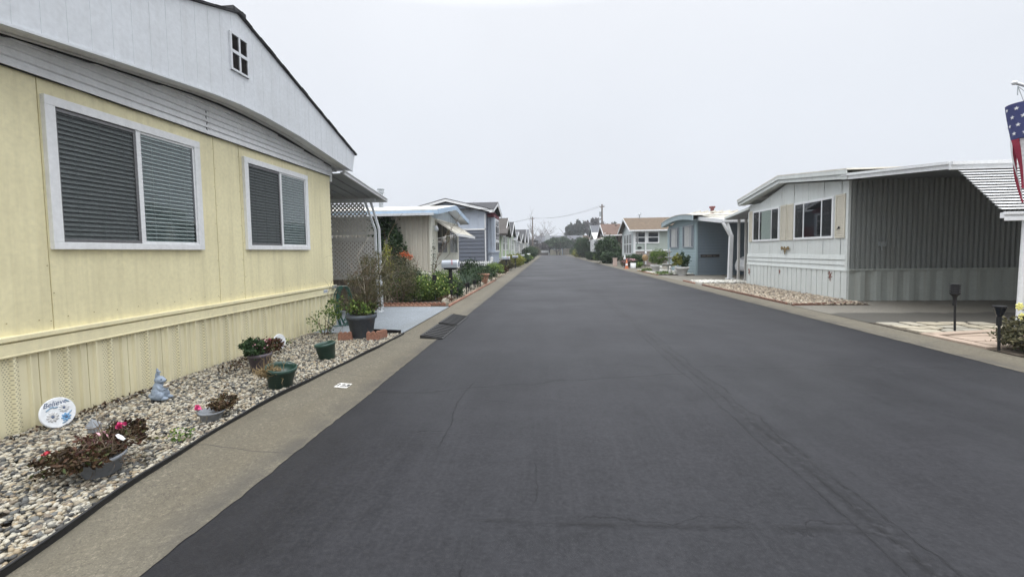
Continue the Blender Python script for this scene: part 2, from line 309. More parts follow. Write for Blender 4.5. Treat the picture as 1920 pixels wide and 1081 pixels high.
def m_skirt():
    g = G('cream skirting', .55); x, y, z = g.xyz(); c = (.755, .70, .49)
    st = g.noise(1, 4, g.map((10, 10, .5))); n = g.noise(3, 5); f = g.m('ADD', g.mr(st, .48, .75, 0, .35), g.mr(n, .5, .8, 0, .2)); f = g.m('ADD', f, g.mr(g.m('ADD', z, g.m('MULTIPLY', n, .15)), .05, .2, .35, 0), clamp=True)
    k = g.mix(f, c, (.42, .37, .22))
    yy = g.m('MULTIPLY', y, 44.); zz = g.m('MULTIPLY', z, 50.); off = g.m('MULTIPLY', g.m('MODULO', g.m('FLOOR', zz), 2.), .5)
    a = g.m('SUBTRACT', g.m('FRACT', g.m('ADD', yy, g.m('ADD', off, 400.))), .5); b = g.m('SUBTRACT', g.m('FRACT', zz), .5)
    r = g.m('SQRT', g.m('ADD', g.m('MULTIPLY', a, a), g.m('MULTIPLY', b, b))); hole = g.m('LESS_THAN', r, .27)
    per = g.m('FRACT', g.m('DIVIDE', g.m('ADD', y, 40.10), .40)); win = g.m('MULTIPLY', g.m('GREATER_THAN', per, .0), g.m('LESS_THAN', per, .30)); win = g.m('MULTIPLY', win, g.m('LESS_THAN', y, .95))
    g.col(g.mix(g.m('MULTIPLY', g.m('MULTIPLY', hole, win), .6), k, (.16, .145, .09))); g.bump(n, .1, .01); return g.mat
def m_shingle(name, c):
    g = G(name, .9); br = g.nt.nodes.new('ShaderNodeTexBrick'); g.L(g.map((1, 1, 1)), br.inputs[0]); br.inputs['Scale'].default_value = 3.2; br.inputs['Mortar Size'].default_value = .015
    br.inputs['Color1'].default_value = (*mul(c, .75), 1); br.inputs['Color2'].default_value = (*mul(c, 1.25), 1); br.inputs['Mortar'].default_value = (*mul(c, .4), 1)
    n = g.noise(2, 4); g.col(g.mix(g.mr(n, .3, .75, 0, .4), br.outputs[0], mul(c, .6))); g.bump(g.noise(90, 2), .3, .005); return g.mat
def m_stones(name, pts, rough=.75):
    g = G(name, rough); r = g.isl(); n = g.noise(70, 3); g.col(g.mix(g.mr(n, .3, .75, 0, .35), g.ramp(r, pts, 'CONSTANT'), (.25, .23, .20), 'MULTIPLY')); g.bump(n, .15, .002); return g.mat
M['asphalt'] = m_asphalt()
M['gutter'] = m_concrete('gutter concrete', (.18, .160, .118), .65, 2.05)
M['conc'] = m_concrete('driveway concrete', (.24, .222, .185), .45, None, .45, (8.6, 10.1))
M['drive_grey'] = m_concrete('grey painted driveway', (.30, .335, .37), .2, None, .55)
M['soil'] = m_concrete('soil', (.11, .085, .06), .5)
M['ground'] = m_concrete('ground', (.17, .155, .12), .4)
M['yellow'] = paint('faded yellow aluminium', (.81, .742, .475), .5, .4, .42, (.46, .40, .25), .16)
M['band'] = paint('cream trim band', (.82, .75, .49), .5, .25, .25)
M['skirt'] = m_skirt()
M['white'] = paint('white painted metal', (.62, .645, .675), .45, .25, .25, (.35, .34, .3))
M['oldwhite'] = paint('aged white siding', (.84, .85, .86), .55, .25, .3, (.55, .54, .52))
M['trim'] = paint('white vinyl trim', (.78, .79, .80), .4, .22, .2)
M['soffit'] = paint('grey soffit metal', (.66, .66, .65), .6, .4, .4)
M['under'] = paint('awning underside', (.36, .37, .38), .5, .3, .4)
M['shingle_dark'] = m_shingle('dark shingles', (.05, .05, .055)); M['shingle_brown'] = m_shingle('tan brown shingles', (.145, .105, .07)); M['shingle_umber'] = m_shingle('umber shingles', (.075, .066, .06)); M['shingle_red'] = m_shingle('red brown shingles', (.135, .085, .065)); M['shingle_grey'] = m_shingle('grey shingles', (.12, .125, .14))
M['whiteroof'] = paint('white coated roof', (.72, .70, .64), .6, .8, .3, (.3, .24, .15))
M['glass'] = glassm('window glass'); M['screen'] = None
g = G('insect screen', .7); g.col((.03, .033, .035)); g.set('Alpha', .48); M['screen'] = g.mat
M['dark'] = plain('dark interior', (.012, .013, .015), .5); M['darkglass'] = plain('dark window glass', (.018, .021, .027), .06, var=.05, bump=0)
M['blind'] = plain('aluminium blind slats', (.26, .30, .30), .4, .2); M['blind2'] = plain('pale blind slats', (.36, .42, .41), .4, .1)
M['bronze'] = plain('grey sash frame', (.16, .16, .165), .45, .3)
M['lattice'] = paint('weathered lattice', (.55, .54, .52), .7, .4, .3); M['brownpanel'] = paint('brown planks', (.13, .105, .085), .8, .3, .4)
M['black'] = plain('black plastic', (.008, .008, .009), .75); M['blackrub'] = plain('black rubber', (.022, .022, .023), .7); M['edging'] = plain('black edging', (.012, .012, .013), .5)
M['greenpot'] = paint('dark green plastic', (.018, .055, .042), .35, .3, .2, (.12, .13, .11)); M['greypot'] = plain('grey stone pot', (.23, .245, .265), .7); M['slate'] = plain('slate blue pot', (.075, .09, .11), .55); M['purplepot'] = plain('purple grey pot', (.10, .085, .10), .6)
M['hose'] = plain('green rubber hose', (.015, .075, .06), .35); M['brick'] = plain('red scallop brick', (.25, .125, .085), .9, var=.35, scale=40, bump=.4)
M['redbrown'] = plain('dark red brick', (.16, .085, .06), .9, var=.3, scale=40); M['terra'] = plain('terracotta', (.33, .18, .12), .85, var=.25); M['bunny'] = plain('blue grey plaster', (.24, .29, .36), .7, var=.2, scale=25); M['plaqueM'] = plain('white plaster', (.70, .72, .74), .7, var=.08)
M['blueP'] = plain('blue petals', (.16, .32, .52), .7); M['inkblue'] = plain('grey blue lettering', (.09, .12, .2), .7); M['pink'] = plain('magenta petals', (.62, .06, .20), .6, var=.3); M['ppink'] = plain('pale pink petals', (.8, .45, .5), .6); M['redp'] = plain('red petals', (.45, .03, .05), .6); M['orange'] = plain('orange flowers', (.62, .12, .03), .6, var=.3); M['yellowfl'] = plain('pale yellow petals', (.75, .72, .25), .6)
M['galv'] = plain('galvanised metal', (.42, .45, .47), .35, .7); M['silver'] = paint('silver painted metal', (.30, .33, .37), .45, .2, .2); M['wood'] = plain('weathered wood pole', (.16, .13, .11), .9, var=.35, scale=12)
M['stem'] = plain('brown stems', (.14, .10, .065), .8); M['palestem'] = plain('pale bark', (.48, .43, .36), .8); M['bark'] = plain('tree bark', (.12, .10, .09), .9)
M['lv_dark'] = leafm('dark leaves', [(0, (.012, .03, .012)), (.5, (.03, .062, .024)), (1, (.06, .10, .035))]); M['lv_mid'] = leafm('green leaves', [(0, (.03, .06, .015)), (.5, (.09, .16, .035)), (1, (.26, .34, .08))])
M['lv_olive'] = leafm('olive wispy leaves', [(0, (.05, .045, .028)), (.5, (.10, .10, .05)), (1, (.17, .15, .08))]); M['lv_brown'] = leafm('dried azalea leaves', [(0, (.025, .015, .01)), (.5, (.06, .04, .02)), (.8, (.10, .05, .03)), (1, (.07, .10, .03))])
M['lv_red'] = leafm('reddish leaves', [(0, (.04, .012, .012)), (.6, (.10, .04, .025)), (1, (.08, .10, .03))]); M['lv_yel'] = leafm('yellow green leaves', [(0, (.10, .12, .02)), (1, (.32, .32, .06))]); M['lv_blue'] = leafm('blue green blades', [(0, (.05, .09, .06)), (1, (.17, .23, .16))])
M['lv_far'] = leafm('far tree leaves', [(0, (.02, .032, .026)), (1, (.065, .08, .062))]); M['lv_farp'] = leafm('far mauve leaves', [(0, (.045, .04, .042)), (1, (.11, .095, .095))]); M['dry'] = leafm('dry straw leaves', [(0, (.16, .11, .05)), (1, (.38, .29, .16))])
ST = [(0, (0.410, 0.365, 0.274)), (.12, (0.279, 0.243, 0.182)), (.22, (0.476, 0.437, 0.350)), (.33, (0.164, 0.158, 0.137)), (.43, (0.344, 0.275, 0.182)), (.51, (0.041, 0.042, 0.042)), (.60, (0.410, 0.389, 0.327)), (.68, (0.205, 0.170, 0.129)), (.77, (0.074, 0.073, 0.070)), (.86, (0.492, 0.462, 0.388)), (.95, (0.131, 0.134, 0.129)), (1, (0.246, 0.130, 0.068))]
M['stone'] = m_stones('river pebbles', ST); M['stone2'] = m_stones('tan gravel', [(0, (.44, .37, .28)), (.25, (.32, .26, .19)), (.5, (.54, .47, .37)), (.7, (.18, .15, .12)), (1, (.48, .38, .28))]); M['wstone'] = m_stones('white stones', [(0, (.72, .70, .64)), (.4, (.60, .57, .5)), (.7, (.8, .78, .73)), (1, (.45, .42, .35))])
# ------------------------------------------------------------------ the setting
GZ = .05
def sheet(name, pts, z, mat):
    mb = MB(); mb.add([(x, y, z if not hasattr(z, '__len__') else z[i]) for i, (x, y) in enumerate(pts)], [tuple(range(len(pts)))]); return struct(mb.build(name, mat, fix=False))
sheet('ground', [(-395, -60), (395, -60), (395, 395), (-395, 395)], -.03, M['ground'])
mb = MB()
for y0 in range(-12, 146, 2): mb.add([(-2.0, y0, 0), (5.75, y0, 0), (5.75, y0+2, 0), (-2.0, y0+2, 0)], [(0, 1, 2, 3)])
mb.add([(-40, 146, -.002), (60, 146, -.002), (60, 155, -.002), (-40, 155, -.002)], [(0, 1, 2, 3)])
struct(mb.build('road', M['asphalt'], fix=False))
def gutter(name, xs, y0, y1):
    mb = MB(); ys = [y0+.25*i for i in range(int((-y0)/.25))]+[.05*i for i in range(240)]+[12+.25*i for i in range(int((y1-12)/.25)+1)]; n = len(ys)-1
    for i in range(n):
        a, b = ys[i], ys[i+1]
        def row(y):
            r = []
            for j, (x, z) in enumerate(xs):
                r.append((x+((.02*mnoise.noise(Vector((x*3, y*.8, 0)))+.012*mnoise.noise(Vector((x*3, y*7, 4)))+.012*mnoise.noise(Vector((x*3, y*19, 9)))) if j == 0 else 0), y, z))
            return r
        A, B = row(a), row(b)
        for j in range(len(xs)-1): mb.add([A[j], A[j+1], B[j+1], B[j]], [(0, 1, 2, 3)], 0, True)
    return struct(mb.build(name, M['gutter'], fix=False))
gutter('gutter', [(-1.98, .004), (-2.12, .006), (-2.45, .022), (-2.62, .045), (-2.69, .055), (-2.70, -.05)], -12, 142)
gutter('gutter', [(5.72, .004), (5.84, .008), (6.02, .03), (6.14, .05), (6.24, .055), (6.27, -.05)], -12, 142)
sheet('gutter_apron', [(-2.98, -12), (-2.69, -12), (-2.69, 7.62), (-2.98, 7.62)], .0535, M['gutter'])
sheet('gravel_bed', [(-4.6, -3), (-2.70, -3), (-2.70, 7.62), (-4.6, 7.9)], .035, M['soil'])
sheet('driveway', [(-16, 7.75), (-2.725, 7.75), (-2.725, 11.55), (-16, 11.75)], .05, M['drive_grey'])
sheet('planting_bed', [(-16, 11.6), (-2.71, 11.6), (-2.71, 16.3), (-16, 16.3)], .055, M['soil'])
sheet('soil', [(-16, 16.3), (-2.71, 16.3), (-2.71, 140), (-16, 140)], .03, M['ground'])
sheet('driveway', [(6.29, 8.9), (8.5, 8.95), (8.5, 7.7), (22, 7.7), (22, 12.6), (8.2, 12.6), (8.2, 11.5), (6.29, 11.55)], .05, M['conc'])
sheet('gravel_bed', [(6.25, 11.6), (8.3, 11.5), (8.3, 18.6), (6.25, 17.6)], .046, M['soil'])
sheet('driveway', [(6.29, 18.2), (22, 18.7), (22, 25.4), (6.29, 25.2)], .042, m_concrete('pale driveway', (.24, .225, .19), .3))
sheet('soil', [(6.25, 25.2), (24, 25.2), (24, 140), (6.25, 140)], .03, M['ground'])
sheet('soil', [(6.25, -3), (12, -3), (12, 6.2), (6.25, 6.2)], .04, M['soil'])
# flagstones and the pink patio
def cells(name, x0, x1, y0, y1, sc, z, mat, gap=.02, seed=1, poly=None):
    r = random.Random(seed); P = []; nx = max(1, int((x1-x0)/sc)); ny = max(1, int((y1-y0)/sc))
    g = [[(x0+(x1-x0)*i/nx+(r.uniform(-.3, .3)*sc if 0 < i < nx else 0), y0+(y1-y0)*j/ny+(r.uniform(-.3, .3)*sc if 0 < j < ny else 0)) for i in range(nx+1)] for j in range(ny+1)]
    mb = MB()
    for j in range(ny):
        for i in range(nx):
            q = [g[j][i], g[j][i+1], g[j+1][i+1], g[j+1][i]]; cx = sum(p[0] for p in q)/4; cy = sum(p[1] for p in q)/4
            if poly and not poly(cx, cy): continue
            pts = []
            for k in range(4):
                a, b = q[k], q[(k+1) % 4]
                for t in (.12, .5, .88): pts.append((a[0]+(b[0]-a[0])*t+r.uniform(-.02, .02)*sc, a[1]+(b[1]-a[1])*t+r.uniform(-.02, .02)*sc))
            f = 1-gap/sc*2; pts = [(cx+(p[0]-cx)*f, cy+(p[1]-cy)*f) for p in pts]; h = z+r.uniform(0, .008); mb.prism(pts, 'z', .03, h)
    return mb.build(name, mat)
g = G('flagstone', .8); r_ = g.isl(); n_ = g.noise(14, 5); g.col(g.mix(g.mr(n_, .35, .75, 0, .45), g.ramp(r_, [(0, (.34, .30, .22)), (.5, (.42, .37, .28)), (1, (.28, .265, .22))]), (.22, .2, .16))); g.bump(n_, .3, .01); M['flag'] = g.mat
g = G('pink patio', .8); n_ = g.noise(9, 5); g.col(g.mix(g.mr(n_, .35, .75, 0, .5), (.37, .285, .22), (.25, .195, .15))); g.bump(n_, .2, .01); M['patio'] = g.mat
struct(cells('flagstone_path', 6.30, 8.3, 7.72, 8.85, .36, .075, M['flag'], .03, 5, lambda x, y: y < 8.9-.25*(x-6.3)*.3))
sheet('soil', [(6.29, 6.2), (12, 6.2), (12, 8.9), (6.29, 8.85)], .056, M['soil'])
mb = MB()
for (a, b, c_, d_) in (((6.28, 6.62), (6.46, 6.62), (6.40, 7.66), (6.24, 7.66)), ((6.42, 7.54), (8.6, 8.10), (8.6, 8.24), (6.24, 7.68)), ((6.48, 6.62), (7.6, 6.55), (7.6, 7.05), (6.49, 7.0)), ((6.49, 7.03), (8.6, 7.09), (8.6, 7.50), (6.46, 7.42)), ((6.46, 7.45), (7.2, 7.50), (8.6, 7.55), (8.6, 8.05))):
    mb.prism([a, b, c_, d_], 'z', .03, .083)
struct(mb.build('patio', M['patio'], bevel=.006))
# pebbles
def pebbles(name, n, area, size, z, mat, seed, label, sub=2, flat=.5, edge=False):
    bm = bmesh.new(); bmesh.ops.create_icosphere(bm, subdivisions=sub, radius=1); bv = np.array([v.co[:] for v in bm.verts]); bf = np.array([[v.index for v in f.verts] for f in bm.faces]); bm.free()
    r = np.random.default_rng(seed); x0, x1, y0, y1 = area; V = []; nv = len(bv)
    X = r.uniform(x0, x1, n); Y = r.uniform(y0, y1, n)
    if edge: e_ = np.interp(Y, [-3, 0, 1.7, 2.5, 3.1, 3.9, 5.0, 6.3, 7.7], [-2.5, -2.5, -2.58, -2.73, -2.81, -2.86, -2.80, -2.70, -2.66])-.02; X = x0+(e_-x0)*(X-x0)/(x1-x0)
    Sx = size*r.uniform(.6, 1.5, n); Sy = Sx*r.uniform(.55, .9, n); Sz = Sx*r.uniform(.35, .65, n)*flat/.5; A = r.uniform(0, 6.28, n); T = r.normal(0, .25, n); T2 = r.normal(0, .25, n)
    P = bv[None]*(1+.16*r.normal(size=(n, nv, 1))*(.6))*np.stack([Sx, Sy, Sz], 1)[:, None]
    # tilt about x, then y, then spin
    c, s = np.cos(T)[:, None], np.sin(T)[:, None]; y_ = P[..., 1]*c-P[..., 2]*s; z_ = P[..., 1]*s+P[..., 2]*c; P[..., 1], P[..., 2] = y_, z_
    c, s = np.cos(T2)[:, None], np.sin(T2)[:, None]; x_ = P[..., 0]*c+P[..., 2]*s; z_ = -P[..., 0]*s+P[..., 2]*c; P[..., 0], P[..., 2] = x_, z_
    c, s = np.cos(A)[:, None], np.sin(A)[:, None]; x_ = P[..., 0]*c-P[..., 1]*s; y_ = P[..., 0]*s+P[..., 1]*c; P[..., 0], P[..., 1] = x_, y_
    P += np.stack([X, Y, z+r.uniform(-.2, .9, n)*size], 1)[:, None]
    o = np_mesh(name, P.reshape(-1, 3), (bf[None]+(np.arange(n)*nv)[:, None, None]).reshape(-1, 3), mat, None, True); return tag(o, label, 'gravel', kind='stuff')
pebbles('gravel', 17000, (-4.47, -2.7, 1.0, 4.2), .0180, .06, M['stone'], 3, 'tan, white and black river pebbles along the yellow house', 1, edge=True)
pebbles('gravel', 16000, (-4.47, -2.7, 4.2, 7.58), .0180, .06, M['stone'], 4, 'river pebbles at the far end of the yellow house bed', 1, edge=True)
pebbles('gravel', 7000, (6.34, 8.22, 11.65, 18.3), .032, .06, M['stone2'], 5, 'tan gravel between the brick edging and the pale grey house', 1)
pebbles('gravel', 1500, (6.4, 8.45, 25.6, 31.5), .06, .05, M['wstone'], 6, 'white stones in front of the blue house', 1)
pebbles('gravel', 700, (6.6, 8.8, 19.2, 20.6), .05, .05, M['wstone'], 8, 'white stone strip between the two driveways', 1)
pebbles('gravel', 900, (-2.98, -2.72, 12.0, 22.0), .028, .06, M['stone2'], 9, 'pinkish gravel strip along the cream house garden', 1)
pebbles('gravel', 2500, (-4.3, -2.8, 20.0, 31), .03, .04, M['stone2'], 10, 'brown gravel beside the curb before the slate house', 1)
# ------------------------------------------------------------------ windows and house builders
def window(parent, c, u, n, w, h, fr=.07, splits=(), rows=(), frame=None, pane=None, back=None, proud=.035, name='window', sub='pane', muntin=.03):
    """c: centre on the wall (3D), u: right dir xy, n: outward xy"""
    frame = frame or M['trim']; C = Vector(c); U = Vector((u[0], u[1], 0)); Nn = Vector((n[0], n[1], 0)); Z = Vector((0, 0, 1)); mb = MB()
    def bx(m_, s0, s1, z0, z1, o0, o1):
        vs = [C+U*s+Z*z+Nn*o for o in (o0, o1) for z in (z0, z1) for s in (s0, s1)]
        m_.add(vs, [(0, 2, 3, 1), (4, 5, 7, 6), (0, 1, 5, 4), (2, 6, 7, 3), (0, 4, 6, 2), (1, 3, 7, 5)])
    a, b = w/2, h/2
    bx(mb, -a, a, b-fr, b, -.01, proud); bx(mb, -a, a, -b, -b+fr, -.01, proud); bx(mb, -a, -a+fr, -b+fr, b-fr, -.01, proud-.001); bx(mb, a-fr, a, -b+fr, b-fr, -.01, proud-.001)
    for s in splits: bx(mb, -a+w*s-muntin/2, -a+w*s+muntin/2, -b+fr, b-fr, -.01, proud-.004)
    for r in rows: bx(mb, -a+fr, a-fr, -b+h*r-muntin/2, -b+h*r+muntin/2, -.01, proud-.006)
    o = mb.build(name, frame, parent, bevel=.003)
    p = MB(); bx(p, -a+fr-.004, a-fr+.004, -b+fr-.004, b-fr+.004, -.005, .019); p.build(sub, pane or M['darkglass'], o)
    return o
def wallpoly(y0, y1, z0, ze, zr=None, yr=None):
    return [(y0, z0), (y1, z0), (y1, ze), (yr if yr is not None else (y0+y1)/2, zr), (y0, ze)] if zr else [(y0, z0), (y1, z0), (y1, ze), (y0, ze)]
def house(name, label, side, X, y0, y1, depth, zs, ze, zr, wall, roof, trim, skirt=None, siding='lap', oh=.3, group=None, vent=None, cat='house', zroof=.1, gable=None, roofth=.09, pitch=.15, facew=.2, sidewall=None):
    """gable end facing the street. side -1 left, +1 right"""
    root = empty(name, (X, (y0+y1)/2, 0), label, cat, group); nx = -side; xb = X+side*depth; ym = (y0+y1)/2
    def prof(a, b, is_s):
        if siding == 'lap': return 'z', laps(zs, zr+.3, pitch)
        return 's', ribs(a, b, pitch, .014)
    mb = MB(); ax, pf = prof(0, y1-y0, 1)
    wp = [(0, zs), (y1-y0, zs), (y1-y0, ze), (ym-y0, zr), (0, ze)]
    axi = 1 if ax == 'z' else 0
    if gable:
        panel(mb, clip(wp, 1, zs, ze), (X, y0), (0, 1), (nx, 0), axi, pf); mg = MB(); panel(mg, clip(wp, 1, ze, 99), (X, y0), (0, 1), (nx, 0), 0, ribs(0, y1-y0, .3, .02, ((0, 0), (.85, 0), (.87, 1), (.98, 1), (1, 0)))); mg.build('gable', gable, root)
    else: panel(mb, wp, (X, y0), (0, 1), (nx, 0), axi, pf)
    ax, pf = prof(0, depth, 0)
    panel(mb, [(0, zs), (depth, zs), (depth, ze), (0, ze)], (X, y0), (side, 0), (0, -1), axi, pf)
    panel(mb, [(0, zs), (depth, zs), (depth, ze), (0, ze)], (X, y1), (side, 0), (0, 1), axi, pf)
    mb.add([(xb, y0, zs), (xb, y1, zs), (xb, y1, ze), (xb, ym, zr), (xb, y0, ze)], [(0, 1, 2, 3, 4)])
    mb.build('wall', wall, root)
    if skirt and zs > .1:
        ms = MB(); pf = ribs(0, depth, .3, .02, ((0, 0), (.7, 0), (.74, 1), (.9, 1), (.94, 0), (1, 0)))
        panel(ms, [(0, 0), (y1-y0, 0), (y1-y0, zs), (0, zs)], (X, y0), (0, 1), (nx, 0), 0, pf); panel(ms, [(0, 0), (depth, 0), (depth, zs), (0, zs)], (X, y0), (side, 0), (0, -1), 0, pf)
        ms.box(min(X+nx*.03, X-nx*.01), max(X+nx*.03, X-nx*.01), y0-.03, y1+.03, zs-.03, zs+.06); ms.box(min(X, xb), max(X, xb), y0-.028, y0, zs-.028, zs+.058)
        ms.build('skirting', skirt, root)
    sl = (zr-ze)/(ym-y0); ye0, ye1 = y0-oh, y1+oh; zo = ze-sl*oh+zroof; zt = zr+zroof; xf = X+nx*oh
    mr_ = MB(); x_a, x_b = sorted((xf, xb)); t = roofth
    mr_.prism([(ye0, zo), (ym, zt), (ye1, zo), (ye1, zo-t), (ym, zt-t), (ye0, zo-t)], 'x', x_a, x_b); mr_.build('roof', roof, root)
    mt = MB(); xa = xf+nx*.001; fx = sorted((xa, xa+nx*.04))
    mt.prism([(ye0, zo-.03), (ym, zt-.03), (ye1, zo-.03), (ye1, zo-.03-facew), (ym, zt-.03-facew), (ye0, zo-.03-facew)], 'x', fx[0], fx[1])
    mt.box(x_a, x_b, ye0-.04, ye0-.001, zo-.14, zo-.01); mt.box(x_a, x_b, ye1+.001, ye1+.04, zo-.14, zo-.01)
    for yy in (y0, y1): mt.box(X-.05, X+.05, yy-.045, yy+.045, zs, ze)
    mt.build('trim', trim, root)
    if vent:
        v = MB(); v.tube([(vent[0], vent[1], ze), (vent[0], vent[1], vent[2]-.15)], .06, 10); v.tube([(vent[0], vent[1], vent[2]-.15), (vent[0], vent[1], vent[2])], .1, 10); v.build('vent_pipe', vent[3] if len(vent) > 3 else M['galv'], root)
    return root
def front_win(root, X, side, y, z, w, h, **k): return window(root, (X+(-side)*.014, y, z), (0, side*-1 if False else 1), (-side, 0), w, h, **k)
def side_win(root, Y, x, z, w, h, **k): return window(root, (x, Y-.016, z), (1, 0), (0, -1), w, h, **k)
# ================================================================== 1. the yellow home
Y1 = empty('mobile_home', (-4.5, 5.6, 0), 'large pale yellow mobile home with white gable and two big windows, on the left', 'mobile home', None)
wx = -4.5
def groove(seams, a, b, p=.098):
    P = []; s = a
    ev = []
    while s < b: ev += [(s, 0), (s+p*.35, .0022), (s+p*.5, 0)]; s += p
    for q in seams:
        ev = [e for e in ev if abs(e[0]-q) > .02]; ev += [(q-.012, .001), (q-.004, .002), (q-.0039, -.012), (q+.002, -.012), (q+.0021, .005), (q+.015, .0)]
    return sorted(ev)
mb = MB(); panel(mb, [(2.6, .86), (8.6, .86), (8.6, 3.2), (2.6, 3.2)], (wx, 0), (0, 1), (1, 0), 0, groove([3.50, 5.50, 5.98], 2.6, 8.7))
mb.box(-17, wx-.03, 2.6, 8.597, .1, 3.25); mb.box(-17, wx-.012, 8.56, 8.603, .86, 3.25)
for yy in (3.50, 5.50, 5.98):
    for k in range(9):
        if not (1.6 < 0.98+.25*k < 3.05 and yy < 3.6): mb.ell((wx+.006, yy+(.018 if k % 2 else -.02), .98+.25*k), (.003, .006, .006), 6, 1)
for k in range(26): mb.ell((wx+.006, 2.7+.23*k, 1.0+.004*(k % 3)), (.003, .006, .006), 6, 1)
mb.build('wall', [M['yellow'], plain('weathered screw heads', (.36, .30, .16), .6)], Y1)
mb = MB(); mb.box(-4.52, -4.456, 2.58, 8.63, .74, .842); mb.box(-4.52, -4.474, 2.58, 8.63, .842, .856); mb.box(-4.5, -4.444, 2.575, 8.64, .856, .90); mb.box(-4.51, -4.452, 2.585, 8.635, .725, .745); mb.build('trim_band', M['band'], Y1, bevel=.006)
mb = MB(); pf = []; s = 2.5
while s < 8.7:
    s_ = s; pf += [(s_, 0), (s_+.055, .004), (s_+.056, -.008), (s_+.062, -.008), (s_+.063, .004), (s_+.11, 0), (s_+.122, .028), (s_+.138, .028), (s_+.140, -.006), (s_+.148, -.006), (s_+.15, .003), (s_+.25, .003), (s_+.264, .032), (s_+.282, .032), (s_+.284, -.006), (s_+.292, -.006), (s_+.294, 0), (s_+.375, 0), (s_+.385, .024), (s_+.394, .024)]; s += .4
panel(mb, [(2.6, 0), (8.62, 0), (8.62, .76), (2.6, .76)], (wx+.005, 0), (0, 1), (1, 0), 0, pf); mb.build('skirting', M['skirt'], Y1)
# upper white siding
mb = MB(); gp = [(2.6, 3.15), (8.62, 3.15), (8.62, 3.36), (5.6, 3.66), (2.6, 3.36)]
panel(mb, gp, (wx+.018, 0), (0, 1), (1, 0), 1, [(3.15, .03), (3.17, .034)]+[q for kk in range(6) for q in ((3.225+.075*kk, .008), (3.226+.075*kk, .004), (3.231+.075*kk, .004), (3.235+.075*kk, .034))]+[(3.9, .034)])
for yy in (5.42, 5.95): mb.box(wx+.02, wx+.034, yy, yy+.05, 3.16, 3.55 if yy < 5.7 else 3.5)
mb.box(wx-.01, wx+.03, 8.60, 8.66, 3.05, 3.32)
mb.build('upper_siding', M['oldwhite'], Y1)
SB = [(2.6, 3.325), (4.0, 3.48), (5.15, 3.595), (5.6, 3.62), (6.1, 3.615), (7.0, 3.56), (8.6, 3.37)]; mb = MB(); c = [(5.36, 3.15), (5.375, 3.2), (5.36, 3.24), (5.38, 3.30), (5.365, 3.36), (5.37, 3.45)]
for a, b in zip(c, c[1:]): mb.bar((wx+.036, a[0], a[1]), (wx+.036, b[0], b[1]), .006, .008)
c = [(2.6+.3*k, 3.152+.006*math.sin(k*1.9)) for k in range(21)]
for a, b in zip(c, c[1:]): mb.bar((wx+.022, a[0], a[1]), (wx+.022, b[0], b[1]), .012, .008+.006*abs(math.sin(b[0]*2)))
[mb.bar((wx+.03, a, za-.012), (wx+.03, b, zb-.012), .05, .014) for (a, za), (b, zb) in zip(SB, SB[1:])]; mb.build('siding_crack_and_shadow', M['dark'], Y1)  # siding cracks, plus a dark strip painted as shadow along the soffit joint
fx = -4.17
bot = [(2.2, 3.24), (4.0, 3.45), (5.15, 3.565), (5.6, 3.59), (6.1, 3.585), (7.0, 3.53), (8.93, 3.30)]
mb = MB()
for (a, za), (b, zb) in zip(bot, bot[1:]): mb.add([(fx, a, za+.012), (fx, b, zb+.012), (wx, b, zb+.03), (wx, a, za+.03), (wx, a, za+.07), (wx, b, zb+.07)], [(0, 1, 2, 3), (3, 2, 5, 4)])
for (a, za), (b, zb) in zip(bot, bot[1:]): mb.bar((fx-.18, a, za+.012), (fx-.18, b, zb+.012), .012, .012)
mb.box(-17, wx-.0, 8.61, 8.93, 3.30, 3.33); mb.build('soffit', M['soffit'], Y1)
mb = MB(); top = [(2.15, 3.62), (5.62, 4.80), (9.06, 3.68)]; poly = bot+[(9.02, 3.56), (9.06, 3.68), (5.62, 4.80), (2.15, 3.62)]
P = [(2.1+.2*k+d, o) for k in range(36) for d, o in ((0, 0), (.188, 0), (.190, -.003), (.196, -.003), (.198, 0))]
mb2 = [];
for (a, za), (b, zb) in zip(bot, bot[1:]):
    zt = lambda y: 4.80-abs(y-5.62)*(1.18/3.47 if y < 5.62 else 1.12/3.44)
    seg = [(a, za), (b, zb), (b, zt(b))]+([(5.62, 4.80)] if a < 5.62 < b else [])+[(a, zt(a))]
    panel(mb, seg, (fx+.02, 0), (0, 1), (1, 0), 0, P); mb.add([(fx+.02, a, za), (fx-.01, a, za), (fx-.01, b, zb), (fx+.02, b, zb)], [(0, 1, 2, 3)])
    mb.add([(fx-.01, a, za), (fx-.01, b, zb), (fx-.01, b, zt(b)), (fx-.01, a, zt(a))], [(0, 1, 2, 3)])
    mb.bar((fx+.026, a, za+.012), (fx+.026, b, zb+.012), .016, .024)
mb.add([(fx+.02, 8.93, 3.30), (fx-.01, 8.93, 3.30), (fx-.01, 9.02, 3.56), (fx+.02, 9.02, 3.56)], [(0, 1, 2, 3)]); mb.prism([(8.93, 3.30), (9.02, 3.56), (9.06, 3.68), (8.93, 3.74)], 'x', fx-.01, fx+.02)
mb.box(-17, fx-.011, 8.96, 9.0, 3.33, 3.66); mb.build('gable_fascia', M['white'], Y1)
mb = MB(); mb.prism([(2.05, 3.60), (5.62, 4.805), (9.10, 3.675), (9.10, 3.70), (5.62, 4.83), (2.05, 3.625)], 'x', -17, fx+.055)
for k in range(40):
    y = 2.3+.17*k; zz = 4.832-abs(y-5.62)*(.34 if y < 5.62 else .325); mb.bar((fx+.01, y, zz-.004+.003*math.sin(k*5)), (fx+.01, y+.165, zz-.004+.003*math.sin(k*5)-(.0555 if y > 5.6 else -.0577)), .10+.008*math.sin(k*2.3), .007)
mb.box(-17, fx+.06, 5.5, 5.74, 4.80, 4.848)
mb.build('roof', M['shingle_dark'], Y1)
